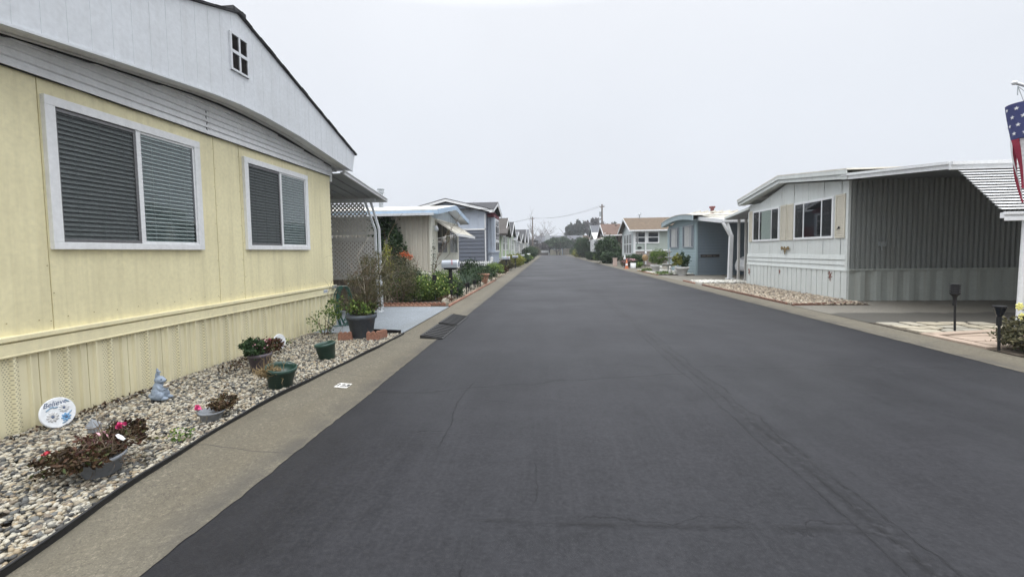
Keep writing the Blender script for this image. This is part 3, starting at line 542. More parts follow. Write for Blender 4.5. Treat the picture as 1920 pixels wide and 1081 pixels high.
mb = MB(); fy0, fy1, fz0, fz1 = 5.44, 5.78, 4.0, 4.50; xx0, xx1 = fx+.02, fx+.045
for a in (fy0, (fy0+fy1)/2-.014, fy1-.028): mb.box(xx0, xx1, a, a+.028, fz0, fz1)
for a in (fz0, (fz0+fz1)/2-.02, fz1-.028): mb.box(xx0, xx1+.001, fy0+.001, fy1-.001, a, a+(.045 if abs(a-4.23) < .01 else .028))
v = mb.build('gable_vent', M['white'], Y1, bevel=.002)
mb = MB(); mb.box(xx0-.002, xx0+.004, fy0+.01, fy1-.01, fz0+.01, fz1-.01)
for k in range(26): z = fz0+.03+k*.0175; mb.add([(xx0+.005, fy0+.02, z+.012), (xx0+.005, fy1-.02, z+.012), (xx0+.018, fy1-.02, z), (xx0+.018, fy0+.02, z)], [(0, 1, 2, 3)])
mb.build('louvre', plain('dark louvre mesh', (.05, .045, .045), .7), v)
def big_window(y0, y1, z0, z1):
    c = (wx+.004, (y0+y1)/2, (z0+z1)/2); w, h = y1-y0, z1-z0; fr = .085
    o = MB(); X0, X1 = wx-.01, wx+.045; mid = y0+w*.515
    o.box(X0, X1, y0, y1, z1-fr, z1); o.box(X0, X1, y0, y1, z0, z0+fr*.8); o.box(X0, X1-.001, y0, y0+fr, z0+fr*.8, z1-fr); o.box(X0, X1-.001, y1-fr, y1, z0+fr*.8, z1-fr)
    o.box(X0, X1-.012, mid-.028, mid+.028, z0+fr*.8, z1-fr); a, b, zz0, zz1 = y0+fr, y1-fr, z0+fr*.8, z1-fr
    o.box(X0, X1-.016, mid+.028, b, zz0, zz0+.025); o.box(X0, X1-.016, mid+.028, b, zz1-.025, zz1); o.box(X0, X1-.016, b-.022, b, zz0+.025, zz1-.025)
    root = o.build('window', M['trim'], Y1, bevel=.004)
    q = MB(); q.box(X0, X1-.008, a, mid-.028, zz1-.04, zz1-.012); q.box(X0, X1-.008, a, mid-.028, zz0, zz0+.03); q.box(X0, X1-.009, a, a+.012, zz0+.03, zz1-.04); q.box(X0, X1-.009, mid-.06, mid-.028, zz0+.03, zz1-.04); q.build('sash', M['bronze'], root, bevel=.002)
    q = MB(); q.add([(X1-.014, a, zz0), (X1-.014, mid-.03, zz0), (X1-.014, mid-.03, zz1), (X1-.014, a, zz1)], [(0, 1, 2, 3)]); q.build('insect_screen', M['screen'], root)
    q = MB(); q.add([(X1-.02, mid+.02, zz0), (X1-.02, b, zz0), (X1-.02, b, zz1), (X1-.02, mid+.02, zz1)], [(0, 1, 2, 3)]); q.build('pane', M['glass'], root)
    q = MB(); q.box(wx-.0, wx+.0035, a, b, zz0, zz1); q.build('interior', M['dark'], root)
    for (s, e, mt, tl, nm) in ((a+.015, mid-.035, M['blind'], 1.02, 'blinds'), (mid+.035, b-.05, M['blind2'], .98, 'blinds')):
        q = MB(); n = 27; dz = (zz1-zz0-.03)/n
        for k in range(n):
            z = zz0+.02+k*dz+random.uniform(-.0012, .0012); r0 = .010; 
            q.add([(wx+.018-r0, s, z+dz*tl*.9), (wx+.018-r0, e, z+dz*tl*.9+.001*math.sin(k*3.1)), (wx+.018+r0*.2, e, z+dz*.45+.001*math.sin(k*3.1)), (wx+.018+r0*.2, s, z+dz*.45), (wx+.018+r0, e, z), (wx+.018+r0, s, z)], [(0, 1, 2, 3), (3, 2, 4, 5)])
        for t in (.18, .5, .82): q.box(wx+.027, wx+.0285, s+(e-s)*t, s+(e-s)*t+.0025, zz0, zz1)
        q.build(nm, mt, root, fix=False)
big_window(3.52, 5.23, 1.625, 3.01); big_window(6.04, 7.72, 1.63, 3.01)
mb = MB(); mb.box(wx+.036, wx+.052, 8.12, 8.27, .775, .835); o = mb.build('number_tile', M['plaqueM'], Y1)
mb = MB()
for k in range(4): mb.box(wx+.052, wx+.0535, 8.135+.033*k, 8.155+.033*k, .79, .82)
mb.build('tile_pattern', M['inkblue'], o)
# carport awning of the yellow home
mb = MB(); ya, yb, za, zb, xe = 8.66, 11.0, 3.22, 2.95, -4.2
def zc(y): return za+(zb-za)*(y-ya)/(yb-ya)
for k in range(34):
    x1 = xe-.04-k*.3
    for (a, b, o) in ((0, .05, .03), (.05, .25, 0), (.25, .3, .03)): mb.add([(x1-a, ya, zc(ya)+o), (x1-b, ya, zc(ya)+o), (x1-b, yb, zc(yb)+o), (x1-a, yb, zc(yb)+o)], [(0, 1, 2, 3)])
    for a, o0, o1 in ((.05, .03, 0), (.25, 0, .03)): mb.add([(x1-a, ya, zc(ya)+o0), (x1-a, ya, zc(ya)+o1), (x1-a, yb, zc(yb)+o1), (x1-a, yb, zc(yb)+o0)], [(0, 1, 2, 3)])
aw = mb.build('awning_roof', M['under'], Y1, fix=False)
mb = MB(); mb.add([(xe, ya, za-.02), (xe, yb, zb-.05), (xe, yb, zb+.02), (xe, ya, za+.06), (xe-.04, ya, za-.02), (xe-.04, yb, zb-.05), (xe-.04, yb, zb+.02), (xe-.04, ya, za+.06)], [(0, 1, 2, 3), (7, 6, 5, 4), (0, 4, 5, 1), (3, 2, 6, 7)])
mb.bar((xe+.012, ya, za+.05), (xe+.012, yb, zb+.015), .03, .02); mb.box(-15, xe, yb, yb+.05, zb-.06, zb+.03); mb.build('awning_fascia', M['trim'], Y1)
mb = MB(); mb.box(-15, -4.35, 10.55, 10.62, 2.86, 2.93); mb.bar((-4.62, 10.55, 2.9), (-4.36, 10.55, 2.15), .05); mb.bar((-4.36, 10.55, 2.15), (-4.34, 10.55, .05), .05); mb.bar((-4.50, 10.63, 2.9), (-4.29, 10.63, 2.17), .05); mb.bar((-4.29, 10.63, 2.17), (-4.27, 10.63, .05), .05)
mb.box(-4.40, -4.24, 10.5, 10.68, .03, .06); mb.build('awning_post', M['white'], Y1)
mb = MB()
def lat(x0, x1, z0, z1, top=None, st=.105):
    k = z0-(x1-x0)
    def seg(dirn):
        c = z0-(x1-x0)-.1
        while c < z1+(x1-x0):
            pts = []
            for i in range(61):
                x = x0+(x1-x0)*i/60; z = c+dirn*(x-x0)+(0 if dirn > 0 else (x1-x0)); lim = x1 if top is None else x1-(top)*(z-z0)/(z1-z0)
                if z0 <= z <= z1 and x <= lim: pts.append((x, z))
            if len(pts) > 1: mb.bar((pts[0][0], 10.58+(.008 if dirn > 0 else 0), pts[0][1]), (pts[-1][0], 10.58+(.008 if dirn > 0 else 0), pts[-1][1]), .007, .040, up=(0, 1, 0) if False else (0, 0, 1))
            c += st
    seg(1); seg(-1)
lat(-5.7, -4.37, .95, 2.0); lat(-5.7, -4.4, 2.1, 2.84, .27)
for z in (.88, 2.02, 2.43): mb.box(-5.7, -4.37-(max(0, z-2.1)*.33), 10.565, 10.60, z, z+(.09 if z < 1 or z == 2.02 else .05))
mb.box(-5.7, -4.37, 10.563, 10.602, 1.86, 1.93)
mb.build('lattice_screen', M['lattice'], Y1)
mb = MB()
for k in range(14): mb.box(-5.75+k*.1, -5.657+k*.1, 10.57, 10.59, .08, .88)
mb.build('plank_panel', M['brownpanel'], Y1)
mb = MB(); mb.box(-15, -5.72, 10.9, 11.0, .05, 2.9); mb.build('carport_back_wall', M['lattice'], Y1)
mb = MB(); mb.box(-12, -4.95, 11.95, 12.0, .05, 1.95); [mb.box(-12+k*.2, -11.985+k*.2, 11.94, 11.95, .05, 1.95) for k in range(35)]; tag(mb.build('board_fence', M['brownpanel']), 'dark brown boards added as a dark backing behind the lattice screen', 'fence')  # added backdrop that makes the lattice holes read dark
# ================================================================== 2. cream home with the blue roof edge
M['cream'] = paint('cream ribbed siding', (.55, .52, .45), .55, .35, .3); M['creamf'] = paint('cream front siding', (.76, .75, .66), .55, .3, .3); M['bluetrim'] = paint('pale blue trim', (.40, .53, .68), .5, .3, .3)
H2 = empty('mobile_home', (-4.5, 18.8, 0), 'cream mobile home with pale blue gable and a window awning, behind the leafy garden', 'mobile home')
X = -4.5
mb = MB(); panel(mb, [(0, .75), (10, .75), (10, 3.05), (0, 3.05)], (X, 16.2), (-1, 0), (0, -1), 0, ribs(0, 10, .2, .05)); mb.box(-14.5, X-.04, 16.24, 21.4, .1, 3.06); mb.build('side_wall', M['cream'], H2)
mb = MB(); panel(mb, [(0, .75), (5.2, .75), (5.2, 2.92), (0, 2.92)], (X, 16.2), (0, 1), (1, 0), 0, ribs(0, 5.2, 1.2, .01, ((0, 0), (.97, 0), (.98, 1), (.995, 1), (1, 0)))); mb.box(X-.03, X+.05, 16.14, 16.32, .1, 2.95); mb.build('front_wall', M['creamf'], H2)
mb = MB(); panel(mb, [(0, 2.92), (5.2, 2.92), (5.2, 2.95), (2.6, 3.42), (0, 2.95)], (X+.01, 16.2), (0, 1), (1, 0), 0, ribs(0, 5.2, .4, .01)); mb.build('gable', paint('pale blue gable', (.50, .57, .62), .6), H2)
mb = MB(); panel(mb, [(0, .1), (5.2, .1), (5.2, .78), (0, .78)], (X-.01, 16.2), (0, 1), (1, 0), 0, ribs(0, 5.2, .25, .02)); panel(mb, [(0, .1), (10, .1), (10, .78), (0, .78)], (X, 16.19), (-1, 0), (0, -1), 0, ribs(0, 10, .4, .015)); mb.box(-14.5, X+.03, 16.13, 16.17, .70, .82); mb.build('skirting', M['creamf'], H2)
mb = MB(); mb.prism([(15.7, 3.12), (18.8, 3.56), (21.9, 3.12), (21.9, 3.17), (18.8, 3.61), (15.7, 3.17)], 'x', -15, -4.05); mb.build('roof', M['whiteroof'], H2)
mb = MB(); mb.prism([(15.7, 3.165), (18.8, 3.605), (21.9, 3.165), (21.9, 2.98), (18.8, 3.42), (15.7, 2.98)], 'x', -4.08, -4.03); mb.box(-15, -4.05, 15.66, 15.70, 2.98, 3.12); mb.build('roof_edge', M['bluetrim'], H2)
mb = MB(); mb.box(-15, -4.2, 15.60, 15.655, 2.93, 3.02); mb.add([(-4.08, 15.7, 2.99), (-4.08, 18.8, 3.43), (-4.5, 18.8, 3.43), (-4.5, 15.7, 2.99), (-4.08, 21.9, 2.99), (-4.5, 21.9, 2.99)], [(0, 1, 2, 3), (1, 4, 5, 2)])
mb.box(-4.5, -4.09, 21.8, 21.9, 2.95, 3.1); mb.build('gutter_trim', M['white'], H2)
for yy in (17.9, 20.1): window(H2, (X+.012, yy, 2.2), (0, 1), (1, 0), 1.7, 1.42, .05, (.5,), (), M['creamf'], M['darkglass'])
mb = MB(); mb.prism([(-4.47, 2.84), (-3.62, 2.28), (-3.62, 2.24), (-4.47, 2.80)], 'y', 16.9, 21.1)
for k in range(14): y = 16.9+.3*k; mb.bar((-4.47, y+.02, 2.855), (-3.62, y+.02, 2.295), .04, .03)
aw = mb.build('window_awning', M['whiteroof'], H2); mb = MB(); mb.bar((-4.46, 16.95, 2.1), (-3.66, 16.95, 2.27), .02); mb.bar((-4.46, 21.05, 2.1), (-3.66, 21.05, 2.27), .02); mb.box(-3.64, -3.60, 16.88, 21.12, 2.20, 2.30); mb.build('awning_bracket', M['trim'], aw)
mb = MB(); mb.tube([(-7.3, 18.4, 3.5), (-7.3, 18.4, 4.25)], .09, 12); mb.tube([(-7.3, 18.4, 4.18), (-7.3, 18.4, 4.24)], .15, 12); mb.tube([(-7.3, 18.4, 4.30), (-7.3, 18.4, 4.36)], .16, 12); mb.build('vent_pipe', M['galv'], H2)
mb = MB(); mb.lathe([(0, 0), (.07, .03), (.09, .12), (.06, .22), (.0, .27)], 10, (-4.36, 16.55, 2.35)); mb.box(-4.47, -4.36, 16.53, 16.57, 2.55, 2.6); mb.build('porch_lamp', M['white'], H2)
mb = MB(); mb.box(-6.9, -6.15, 16.12, 16.17, .8, 2.75); mb.build('side_door', M['white'], H2)
# ================================================================== 3. slate blue house
M['slatew'] = paint('slate blue lap siding', (.105, .12, .155), .6, .2, .2); M['paleblue'] = paint('pale blue board siding', (.42, .47, .55), .6, .2, .2); M['maroon'] = plain('maroon paint', (.13, .02, .035), .6)
H3 = empty('house', (-4.5, 34, 0), 'two tone slate blue and pale grey house with dark roof and tall bay window', 'house')
mb = MB(); panel(mb, [(0, .1), (9, .1), (9, 3.2), (0, 3.2)], (-4.5, 31), (-1, 0), (0, -1), 1, laps(.1, 3.2, .28, .03)); mb.box(-13.5, -4.53, 31.04, 38, .05, 4.4); panel(mb, [(0, .1), (7, .1), (7, 4.4), (0, 4.4)], (-4.5, 31), (0, 1), (1, 0), 1, laps(.1, 4.4, .28, .03)); mb.build('wall', M['slatew'], H3)
mb = MB(); gpoly = [(0, 3.2), (6.0, 3.2), (6.0, 4.35), (2.85, 5.15), (0, 4.42)]; panel(mb, gpoly, (-4.5, 31), (-1, 0), (0, -1), 0, ribs(0, 6, .62, .03, ((0, 0), (.93, 0), (.94, 1), (.99, 1), (1, 0)))); mb.prism([(-10.5, 3.0), (-4.55, 3.0), (-4.55, 4.35), (-7.35, 5.1), (-10.5, 4.3)], 'y', 31.05, 38); mb.build('gable', M['paleblue'], H3)
mb = MB(); mb.box(-13.5, -4.46, 30.94, 31.0, 3.14, 3.24); mb.prism([(-10.8, 4.32), (-7.35, 5.22), (-4.15, 4.42), (-4.15, 4.64), (-7.35, 5.44), (-10.8, 4.54)], 'y', 30.60, 30.66)
mb.box(-4.15, -3.86, 30.6, 30.66, 4.36, 4.6); mb.prism([(30.6, 4.36), (33.5, 5.12), (36.4, 4.36), (36.4, 4.6), (33.5, 5.38), (30.6, 4.6)], 'x', -3.9, -3.85); mb.box(-4.56, -4.44, 30.94, 31.06, .1, 4.3); mb.build('trim', M['trim'], H3)
mb = MB(); mb.prism([(-10.8, 4.55), (-7.35, 5.45), (-4.15, 4.65), (-4.15, 4.60), (-7.35, 5.39), (-10.8, 4.5)], 'y', 30.6, 38.2); mb.prism([(30.6, 4.6), (33.5, 5.42), (36.4, 4.6), (36.4, 4.55), (33.5, 5.36), (30.6, 4.55)], 'x', -7.6, -3.84); mb.build('roof', M['shingle_dark'], H3)
mb = MB(); mb.prism([(31.2, 4.35), (33.5, 5.0), (35.8, 4.35)], 'x', -4.5, -4.2); mb.box(-4.5, -3.95, 31.6, 35.2, 4.12, 4.3); mb.box(-4.5, -4.42, 35.2, 37.6, .9, 3.2)
for yy in (31.8, 33.1, 34.6): mb.box(-4.4, -3.92, yy, yy+.08, 4.2, 4.42)
mb.build('maroon_trim', M['maroon'], H3)
mb = MB(); panel(mb, [(0, .15), (3.0, .15), (3.0, 4.15), (0, 4.15)], (-4.0, 32), (0, 1), (1, 0), 0, ribs(0, 3, .4, .03, ((0, 0), (.85, 0), (.87, 1), (.98, 1), (1, 0)))); mb.box(-4.5, -4.03, 32.0, 35.0, .12, 4.15); mb.box(-4.5, -3.93, 31.9, 35.1, 1.45, 1.6); panel(mb, [(0, .15), (.5, .15), (.5, 4.15), (0, 4.15)], (-4.0, 31.99), (-1, 0), (0, -1), 0, ribs(0, .5, .25, .03)); by = mb.build('bay', M['paleblue'], H3)
window(H3, (-3.965, 33.5, 3.2), (0, 1), (1, 0), 2.3, 1.7, .1, (.5,), (.35, .68), M['trim'], M['darkglass'])
window(H3, (-3.965, 33.5, 1.95), (0, 1), (1, 0), 2.3, .75, .08, (.5,), (), M['trim'], M['darkglass'])
mb = MB(); mb.tube([(-4.42, 30.9, 4.4), (-4.42, 30.9, .2)], .05, 8); mb.build('downspout', M['slatew'], H3)
mb = MB(); mb.tube([(-4.3, 35.3, 4.3), (-4.2, 35.3, 3.9), (-4.35, 35.3, 3.6), (-4.35, 35.3, .1)], .05, 8); mb.build('downspout', M['brownpanel'], H3)
# ================================================================== further houses on the left
M['mint'] = paint('pale green lap siding', (.45, .55, .36), .6, .2, .2); M['offw'] = paint('off white siding', (.55, .57, .57), .6, .25, .3); M['cw'] = paint('cream white siding', (.62, .61, .54), .6, .25, .3); M['tanw'] = paint('tan siding', (.34, .29, .22), .6, .2, .2); M['greyw'] = paint('cool grey siding', (.30, .33, .37), .6, .2, .2)
def far_left(label, y0, y1, wall, roof, ze, zr, wins, pitch=.2, X=-4.5, group=None, oh=.35):
    h = house('house', label, -1, X, y0, y1, 9, .9, ze, zr, wall, roof, M['trim'], M['offw'], 'lap', oh, None, None)
    for (y, z, w, hh) in wins: window(h, (X+.02, y, z), (0, 1), (1, 0), w, hh, .09, (.5,), (.5,), M['trim'], M['darkglass'], muntin=.06)
    return h
h = far_left('pale green house with grey brown roof beyond the slate blue one', 42, 49, M['mint'], M['shingle_umber'], 3.3, 5.0, [(43.6, 2.4, 1.5, 1.5), (46.8, 2.4, 1.5, 1.5)])
mb = MB(); mb.prism([(41.3, 3.3), (43.7, 4.1), (46.1, 3.3), (46.1, 3.1), (43.7, 3.9), (41.3, 3.1)], 'x', -5.0, -3.9); mb.build('porch_roof', M['shingle_umber'], h)
for yy in (42, 49.2): mb = MB(); mb.box(-4.2, -4.1, yy, yy+.1, .1, 3.2); mb.build('downspout', M['trim'], h)
h = far_left('pale green and white cottage with dark gable, third from the pole', 50.5, 56, M['mint'], M['shingle_dark'], 3.6, 5.1, [(52, 2.4, 1.4, 1.5), (54.3, 2.4, 1.4, 1.5)])
h = far_left('white house with low roof and tall front windows on the left', 58, 66, M['offw'], M['shingle_grey'], 3.2, 4.3, [(60, 2.2, 1.6, 1.6), (64, 2.2, 1.6, 1.6)])
h = far_left('cream house with a shaded tan porch front on the left', 68, 77, M['cw'], M['shingle_dark'], 3.1, 4.4, [(70, 2.0, 1.6, 1.8), (72.6, 2.0, 1.6, 1.8), (75.2, 2.0, 1.6, 1.8)])
h = far_left('white house with steep dark roof near the left pole', 80, 89, M['cw'], M['shingle_dark'], 3.4, 5.7, [(82, 2.2, 1.5, 1.5), (86.5, 2.2, 1.5, 1.5)])
h = far_left('small white house before the grey roofed one', 92, 100, M['offw'], M['shingle_grey'], 3.3, 5.0, [(94, 2.2, 1.5, 1.5), (98, 2.2, 1.5, 1.5)])
h = far_left('blue grey house with broad grey roof, last on the left', 104, 116, M['greyw'], M['shingle_grey'], 3.6, 7.0, [(107, 2.2, 1.8, 1.6), (113, 2.2, 1.8, 1.6)], X=-5.0)
# ================================================================== pale grey home on the right
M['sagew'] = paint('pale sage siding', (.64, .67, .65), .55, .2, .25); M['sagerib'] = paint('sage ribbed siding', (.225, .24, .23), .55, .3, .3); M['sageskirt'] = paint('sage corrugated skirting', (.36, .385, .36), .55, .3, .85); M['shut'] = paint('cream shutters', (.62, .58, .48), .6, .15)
R1 = empty('mobile_home', (8.3, 15.5, 0), 'pale grey mobile home with cream shutters on the right', 'mobile home')
RX = 8.3
mb = MB(); wp = [(0, 1.3), (5.95, 1.3), (5.95, 3.02), (3.1, 3.75), (0, 3.36)]
pf = []
for k in range(8): s = k*.78+.3; pf += [(s-.7799 if k == 0 else s-.77, .0), (s-.011, 0), (s-.01, -.02), (s+.01, -.02), (s+.011, 0)]
panel(mb, wp, (RX, 12.6), (0, 1), (-1, 0), 0, sorted(pf)+[(7, 0)])
panel(mb, [(0, .88), (5.95, .88), (5.95, 1.32), (0, 1.32)], (RX-.004, 12.6), (0, 1), (-1, 0), 1, [(.88, .03), (1.015, .008), (1.016, -.015), (1.03, -.015), (1.031, .03), (1.165, .008), (1.166, -.015), (1.18, -.015), (1.181, .03), (1.315, .008), (1.316, -.015), (1.325, -.015)])
mb.box(RX+.03, 22, 12.66, 18.5, .1, 3.3); mb.box(RX-.035, RX+.03, 12.57, 12.66, .05, 3.36); mb.build('front_wall', M['sagew'], R1)
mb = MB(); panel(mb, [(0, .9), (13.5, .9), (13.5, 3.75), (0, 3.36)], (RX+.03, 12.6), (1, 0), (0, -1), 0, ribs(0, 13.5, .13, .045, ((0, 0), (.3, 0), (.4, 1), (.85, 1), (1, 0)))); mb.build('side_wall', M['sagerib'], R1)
mb = MB(); mb.box(RX+.03, 21.8, 12.50, 12.60, .885, .93); panel(mb, [(0, 0), (13.5, 0), (13.5, .88), (0, .88)], (RX+.03, 12.58), (1, 0), (0, -1), 0, ribs(0, 13.5, .42, .07, ((0, .1), (.35, .2), (.62, 1), (.9, 1), (.905, -.4), (.945, -.4), (.95, .1), (1, .1)))); mb.build('side_skirting', M['sageskirt'], R1)
mb = MB(); panel(mb, [(0, 0), (5.98, 0), (5.98, .88), (0, .88)], (RX-.01, 12.56), (0, 1), (-1, 0), 0, ribs(0, 6, .27, .03, ((0, 1), (.86, .8), (.87, 0), (.95, 0), (.96, 1), (1, 1)))); mb.box(RX-.055, RX, 12.55, 18.56, .865, .90); mb.build('skirting', M['sagew'], R1)
fb = 8.0
mb = MB(); rt = [(18.85, 3.56), (15.7, 4.03), (12.25, 3.62)]
mb.prism(rt+[(12.25, 3.49), (15.7, 3.90), (18.85, 3.43)], 'x', fb-.03, fb); mb.prism([(18.83, 3.46), (15.7, 3.93), (12.27, 3.52), (12.27, 3.36), (15.7, 3.78), (18.83, 3.31)], 'x', fb+.012, fb+.05)
mb.add([(fb+.05, 18.83, 3.32), (fb+.05, 15.7, 3.79), (RX, 15.7, 3.79), (RX, 18.83, 3.32), (fb+.05, 12.27, 3.37), (RX, 12.27, 3.37)], [(0, 1, 2, 3), (1, 4, 5, 2)]); mb.box(fb, 22, 18.83, 18.87, 3.36, 3.55); mb.build('roof_trim', M['sagew'], R1)
mb = MB(); mb.prism([(18.87, 3.57), (15.7, 4.05), (12.22, 3.64), (12.22, 3.60), (15.7, 4.01), (18.87, 3.53)], 'x', fb-.035, 22); mb.build('roof', M['whiteroof'], R1)
mb = MB(); mb.tube([(14.85, 14.6, 3.9), (14.85, 14.6, 4.46)], .22, 16); mb.build('roof_vent', M['trim'], R1); mb = MB(); mb.tube([(14.85, 14.6, 4.48), (14.85, 14.6, 4.53)], .32, 16); mb.tube([(14.85, 14.6, 4.62), (14.85, 14.6, 4.67)], .34, 16); mb.tube([(14.85, 14.6, 4.4), (14.85, 14.6, 4.65)], .05, 6); mb.build('vent_cap', M['galv'], R1)
def rwin(y0, y1, z0, z1):
    w = window(R1, (RX-.004, (y0+y1)/2, (z0+z1)/2), (0, 1), (-1, 0), y1-y0, z1-z0, .07, (.27, .73), (), M['trim'], M['glass'], muntin=.045)
    q = MB(); q.box(RX-.012, RX-.006, y0+.05, y1-.05, z0+.05, z1-.05); q.build('interior', M['dark'], w)
    W_ = y1-y0
    for a, b in ((.04, .27), (.73, .96)):
        q = MB(); q.add([(RX-.03, y0+W_*a, z0+.06), (RX-.03, y0+W_*b, z0+.06), (RX-.03, y0+W_*b, z1-.06), (RX-.03, y0+W_*a, z1-.06)], [(0, 1, 2, 3)]); q.build('insect_screen', M['screen'], w)
    return w
w1_ = rwin(13.2, 15.2, 1.80, 3.02); w2_ = rwin(16.12, 18.1, 1.80, 3.02)
q = MB()
for k in range(9): y = 16.75+k*.075; q.tube([(RX-.014, y, 1.88), (RX-.014, y, 2.95)], .028, 6)
q.build('curtain', plain('sage curtain', (.30, .36, .33), .8), w2_)
for (y0, y1) in ((12.72, 13.12), (15.27, 15.63), (15.68, 16.04), (18.16, 18.42)):
    q = MB(); q.box(RX-.03, RX-.002, y0, y1, 1.80, 1.86); q.box(RX-.03, RX-.002, y0, y1, 2.97, 3.03); q.box(RX-.031, RX-.002, y0, y0+.04, 1.86, 2.97); q.box(RX-.031, RX-.002, y1-.04, y1, 1.86, 2.97); q.box(RX-.008, RX-.002, y0+.04, y1-.04, 1.86, 2.97)
    for k in range(24): z = 1.87+k*.0455; q.add([(RX-.01, y0+.04, z+.036), (RX-.01, y1-.04, z+.036), (RX-.027, y1-.04, z), (RX-.027, y0+.04, z)], [(0, 1, 2, 3)])
    q.build('shutter', M['shut'], R1)
# carport of the pale grey home
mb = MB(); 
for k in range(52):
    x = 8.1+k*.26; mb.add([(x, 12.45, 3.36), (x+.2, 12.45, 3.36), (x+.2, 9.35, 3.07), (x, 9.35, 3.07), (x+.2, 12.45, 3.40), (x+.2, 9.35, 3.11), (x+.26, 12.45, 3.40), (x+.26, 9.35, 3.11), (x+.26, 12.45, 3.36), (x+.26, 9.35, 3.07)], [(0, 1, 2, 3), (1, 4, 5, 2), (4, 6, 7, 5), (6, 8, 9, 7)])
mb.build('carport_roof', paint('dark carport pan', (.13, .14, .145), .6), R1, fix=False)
mb = MB(); mb.prism([(12.5, 3.37), (9.33, 3.07), (9.33, 3.21), (12.5, 3.53)], 'x', 8.03, 8.08); mb.prism([(12.5, 3.47), (9.33, 3.165), (9.33, 3.215), (12.5, 3.535)], 'x', 7.99, 8.03); mb.box(8.0, 21, 9.28, 9.33, 3.05, 3.20); mb.box(8.0, 21, 9.24, 9.28, 3.14, 3.205); mb.build('carport_fascia', M['trim'], R1)
mb = MB(); mb.add([(8.05, 12.4, 3.54), (8.05, 9.4, 3.23), (21, 9.4, 3.23), (21, 12.4, 3.56)], [(0, 1, 2, 3)]); mb.build('carport_top', M['whiteroof'], R1)
mb = MB()
n = 15
for k in range(n):
    t = (k+.3)/n; y = 9.28-t*.84; z = 3.03-t*.86; x0 = 8.12
    mb.add([(x0, y, z), (21, y, z), (21, y-.075, z-.03), (x0, y-.075, z-.03), (x0, y, z+.006), (21, y, z+.006), (21, y-.075, z-.024), (x0, y-.075, z-.024)], [(0, 1, 2, 3), (7, 6, 5, 4), (2, 3, 7, 6), (0, 1, 5, 4), (0, 3, 7, 4)])
mb.build('louvre_slats', M['trim'], R1, fix=False)
mb = MB(); mb.box(8.12, 21, 8.36, 8.44, 2.02, 2.12); mb.box(8.10, 21, 8.33, 8.36, 2.08, 2.13); mb.box(8.11, 21, 8.335, 8.355, 1.97, 2.03); mb.build('louvre_beam', M['trim'], R1, bevel=.004)
mb = MB()
for xx in (10.5, 13, 15.5): mb.bar((xx, 9.27, 3.0), (xx, 8.42, 2.1), .04); 
mb.build('louvre_strut', M['trim'], R1)
mb = MB(); mb.tube([(8.52, 8.40, 2.05), (8.47, 8.38, .05)], .05, 12); mb.box(8.38, 8.58, 8.29, 8.47, .05, .075); mb.build('carport_post', M['trim'], R1)
for xx in (12.5, 16.5): mb = MB(); mb.tube([(xx, 8.40, 2.05), (xx, 8.4, .05)], .05, 12); mb.build('carport_post', M['trim'], R1)
mb = MB(); mb.box(9.05, 9.21, 12.48, 12.58, 1.55, 1.67); mb.tube([(9.1, 12.5, 1.55), (9.1, 12.48, 1.45), (9.06, 12.44, 1.43)], .015, 6); mb.build('outlet_box', plain('grey outlet', (.25, .27, .27), .5), R1)
mb = MB(); mb.box(7.95, 15, 21.2, 21.24, 2.78, 2.90) if False else None
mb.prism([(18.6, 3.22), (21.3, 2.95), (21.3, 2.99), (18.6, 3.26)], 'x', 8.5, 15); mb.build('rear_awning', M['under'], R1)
mb = MB(); mb.prism([(18.6, 3.20), (21.3, 2.93), (21.3, 3.03), (18.6, 3.30)], 'x', 8.44, 8.50); mb.box(8.45, 15, 21.3, 21.34, 2.90, 3.03); mb.build('rear_awning_fascia', M['sagew'], R1)
for xx in (9.0, 9.32): mb = MB(); mb.box(xx-.045, xx+.045, 21.0, 21.09, .05, 2.94); mb.box(xx-.09, xx+.09, 20.95, 21.12, .04, .08); mb.build('rear_awning_post', M['lattice'], R1)
# ================================================================== blue home
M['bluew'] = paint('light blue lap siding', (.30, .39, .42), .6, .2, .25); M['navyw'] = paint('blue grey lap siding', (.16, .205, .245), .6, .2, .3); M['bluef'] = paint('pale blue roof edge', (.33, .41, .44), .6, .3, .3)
R2 = empty('mobile_home', (8.5, 28.3, 0), 'light blue mobile home with arched roof edge and dark name board on its side', 'mobile home')
mb = MB(); wp = [(0, .05), (5.9, .05), (5.9, 3.0), (2.9, 3.5), (0, 3.25)]; panel(mb, wp, (8.5, 25.3), (0, 1), (-1, 0), 1, laps(.05, 3.6, .165, .03)); mb.box(8.55, 20, 25.36, 31.2, .03, 3.2); mb.box(8.46, 8.56, 25.25, 25.35, .03, 3.3); mb.build('front_wall', M['bluew'], R2)
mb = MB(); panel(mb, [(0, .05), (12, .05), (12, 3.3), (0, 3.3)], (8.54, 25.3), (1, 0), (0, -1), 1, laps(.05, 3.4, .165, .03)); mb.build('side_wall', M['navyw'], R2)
arc = [(24.9+.55*k, 3.33+.32*math.sin(math.pi*min(1, (k+1.2)/13.6))**.8) for k in range(13)]
mb = MB(); mb.prism(arc+[(y, z-.30) for y, z in arc[::-1]], 'x', 8.12, 8.17)
for (a, za_), (b, zb_) in zip(arc, arc[1:]): mb.add([(8.17, a, za_-.28), (8.17, b, zb_-.28), (8.5, b, zb_-.28), (8.5, a, za_-.28)], [(0, 1, 2, 3)])
mb.build('roof_edge', M['bluef'], R2)
mb = MB(); mb.prism([(y, z+.03) for y, z in arc]+[(y, z-.01) for y, z in arc[::-1]], 'x', 8.09, 20)
for k in range(30): mb.box(8.6+k*.4, 8.63+k*.4, 25.0, 30.5, 3.6, 3.70)
mb.build('roof', M['whiteroof'], R2)
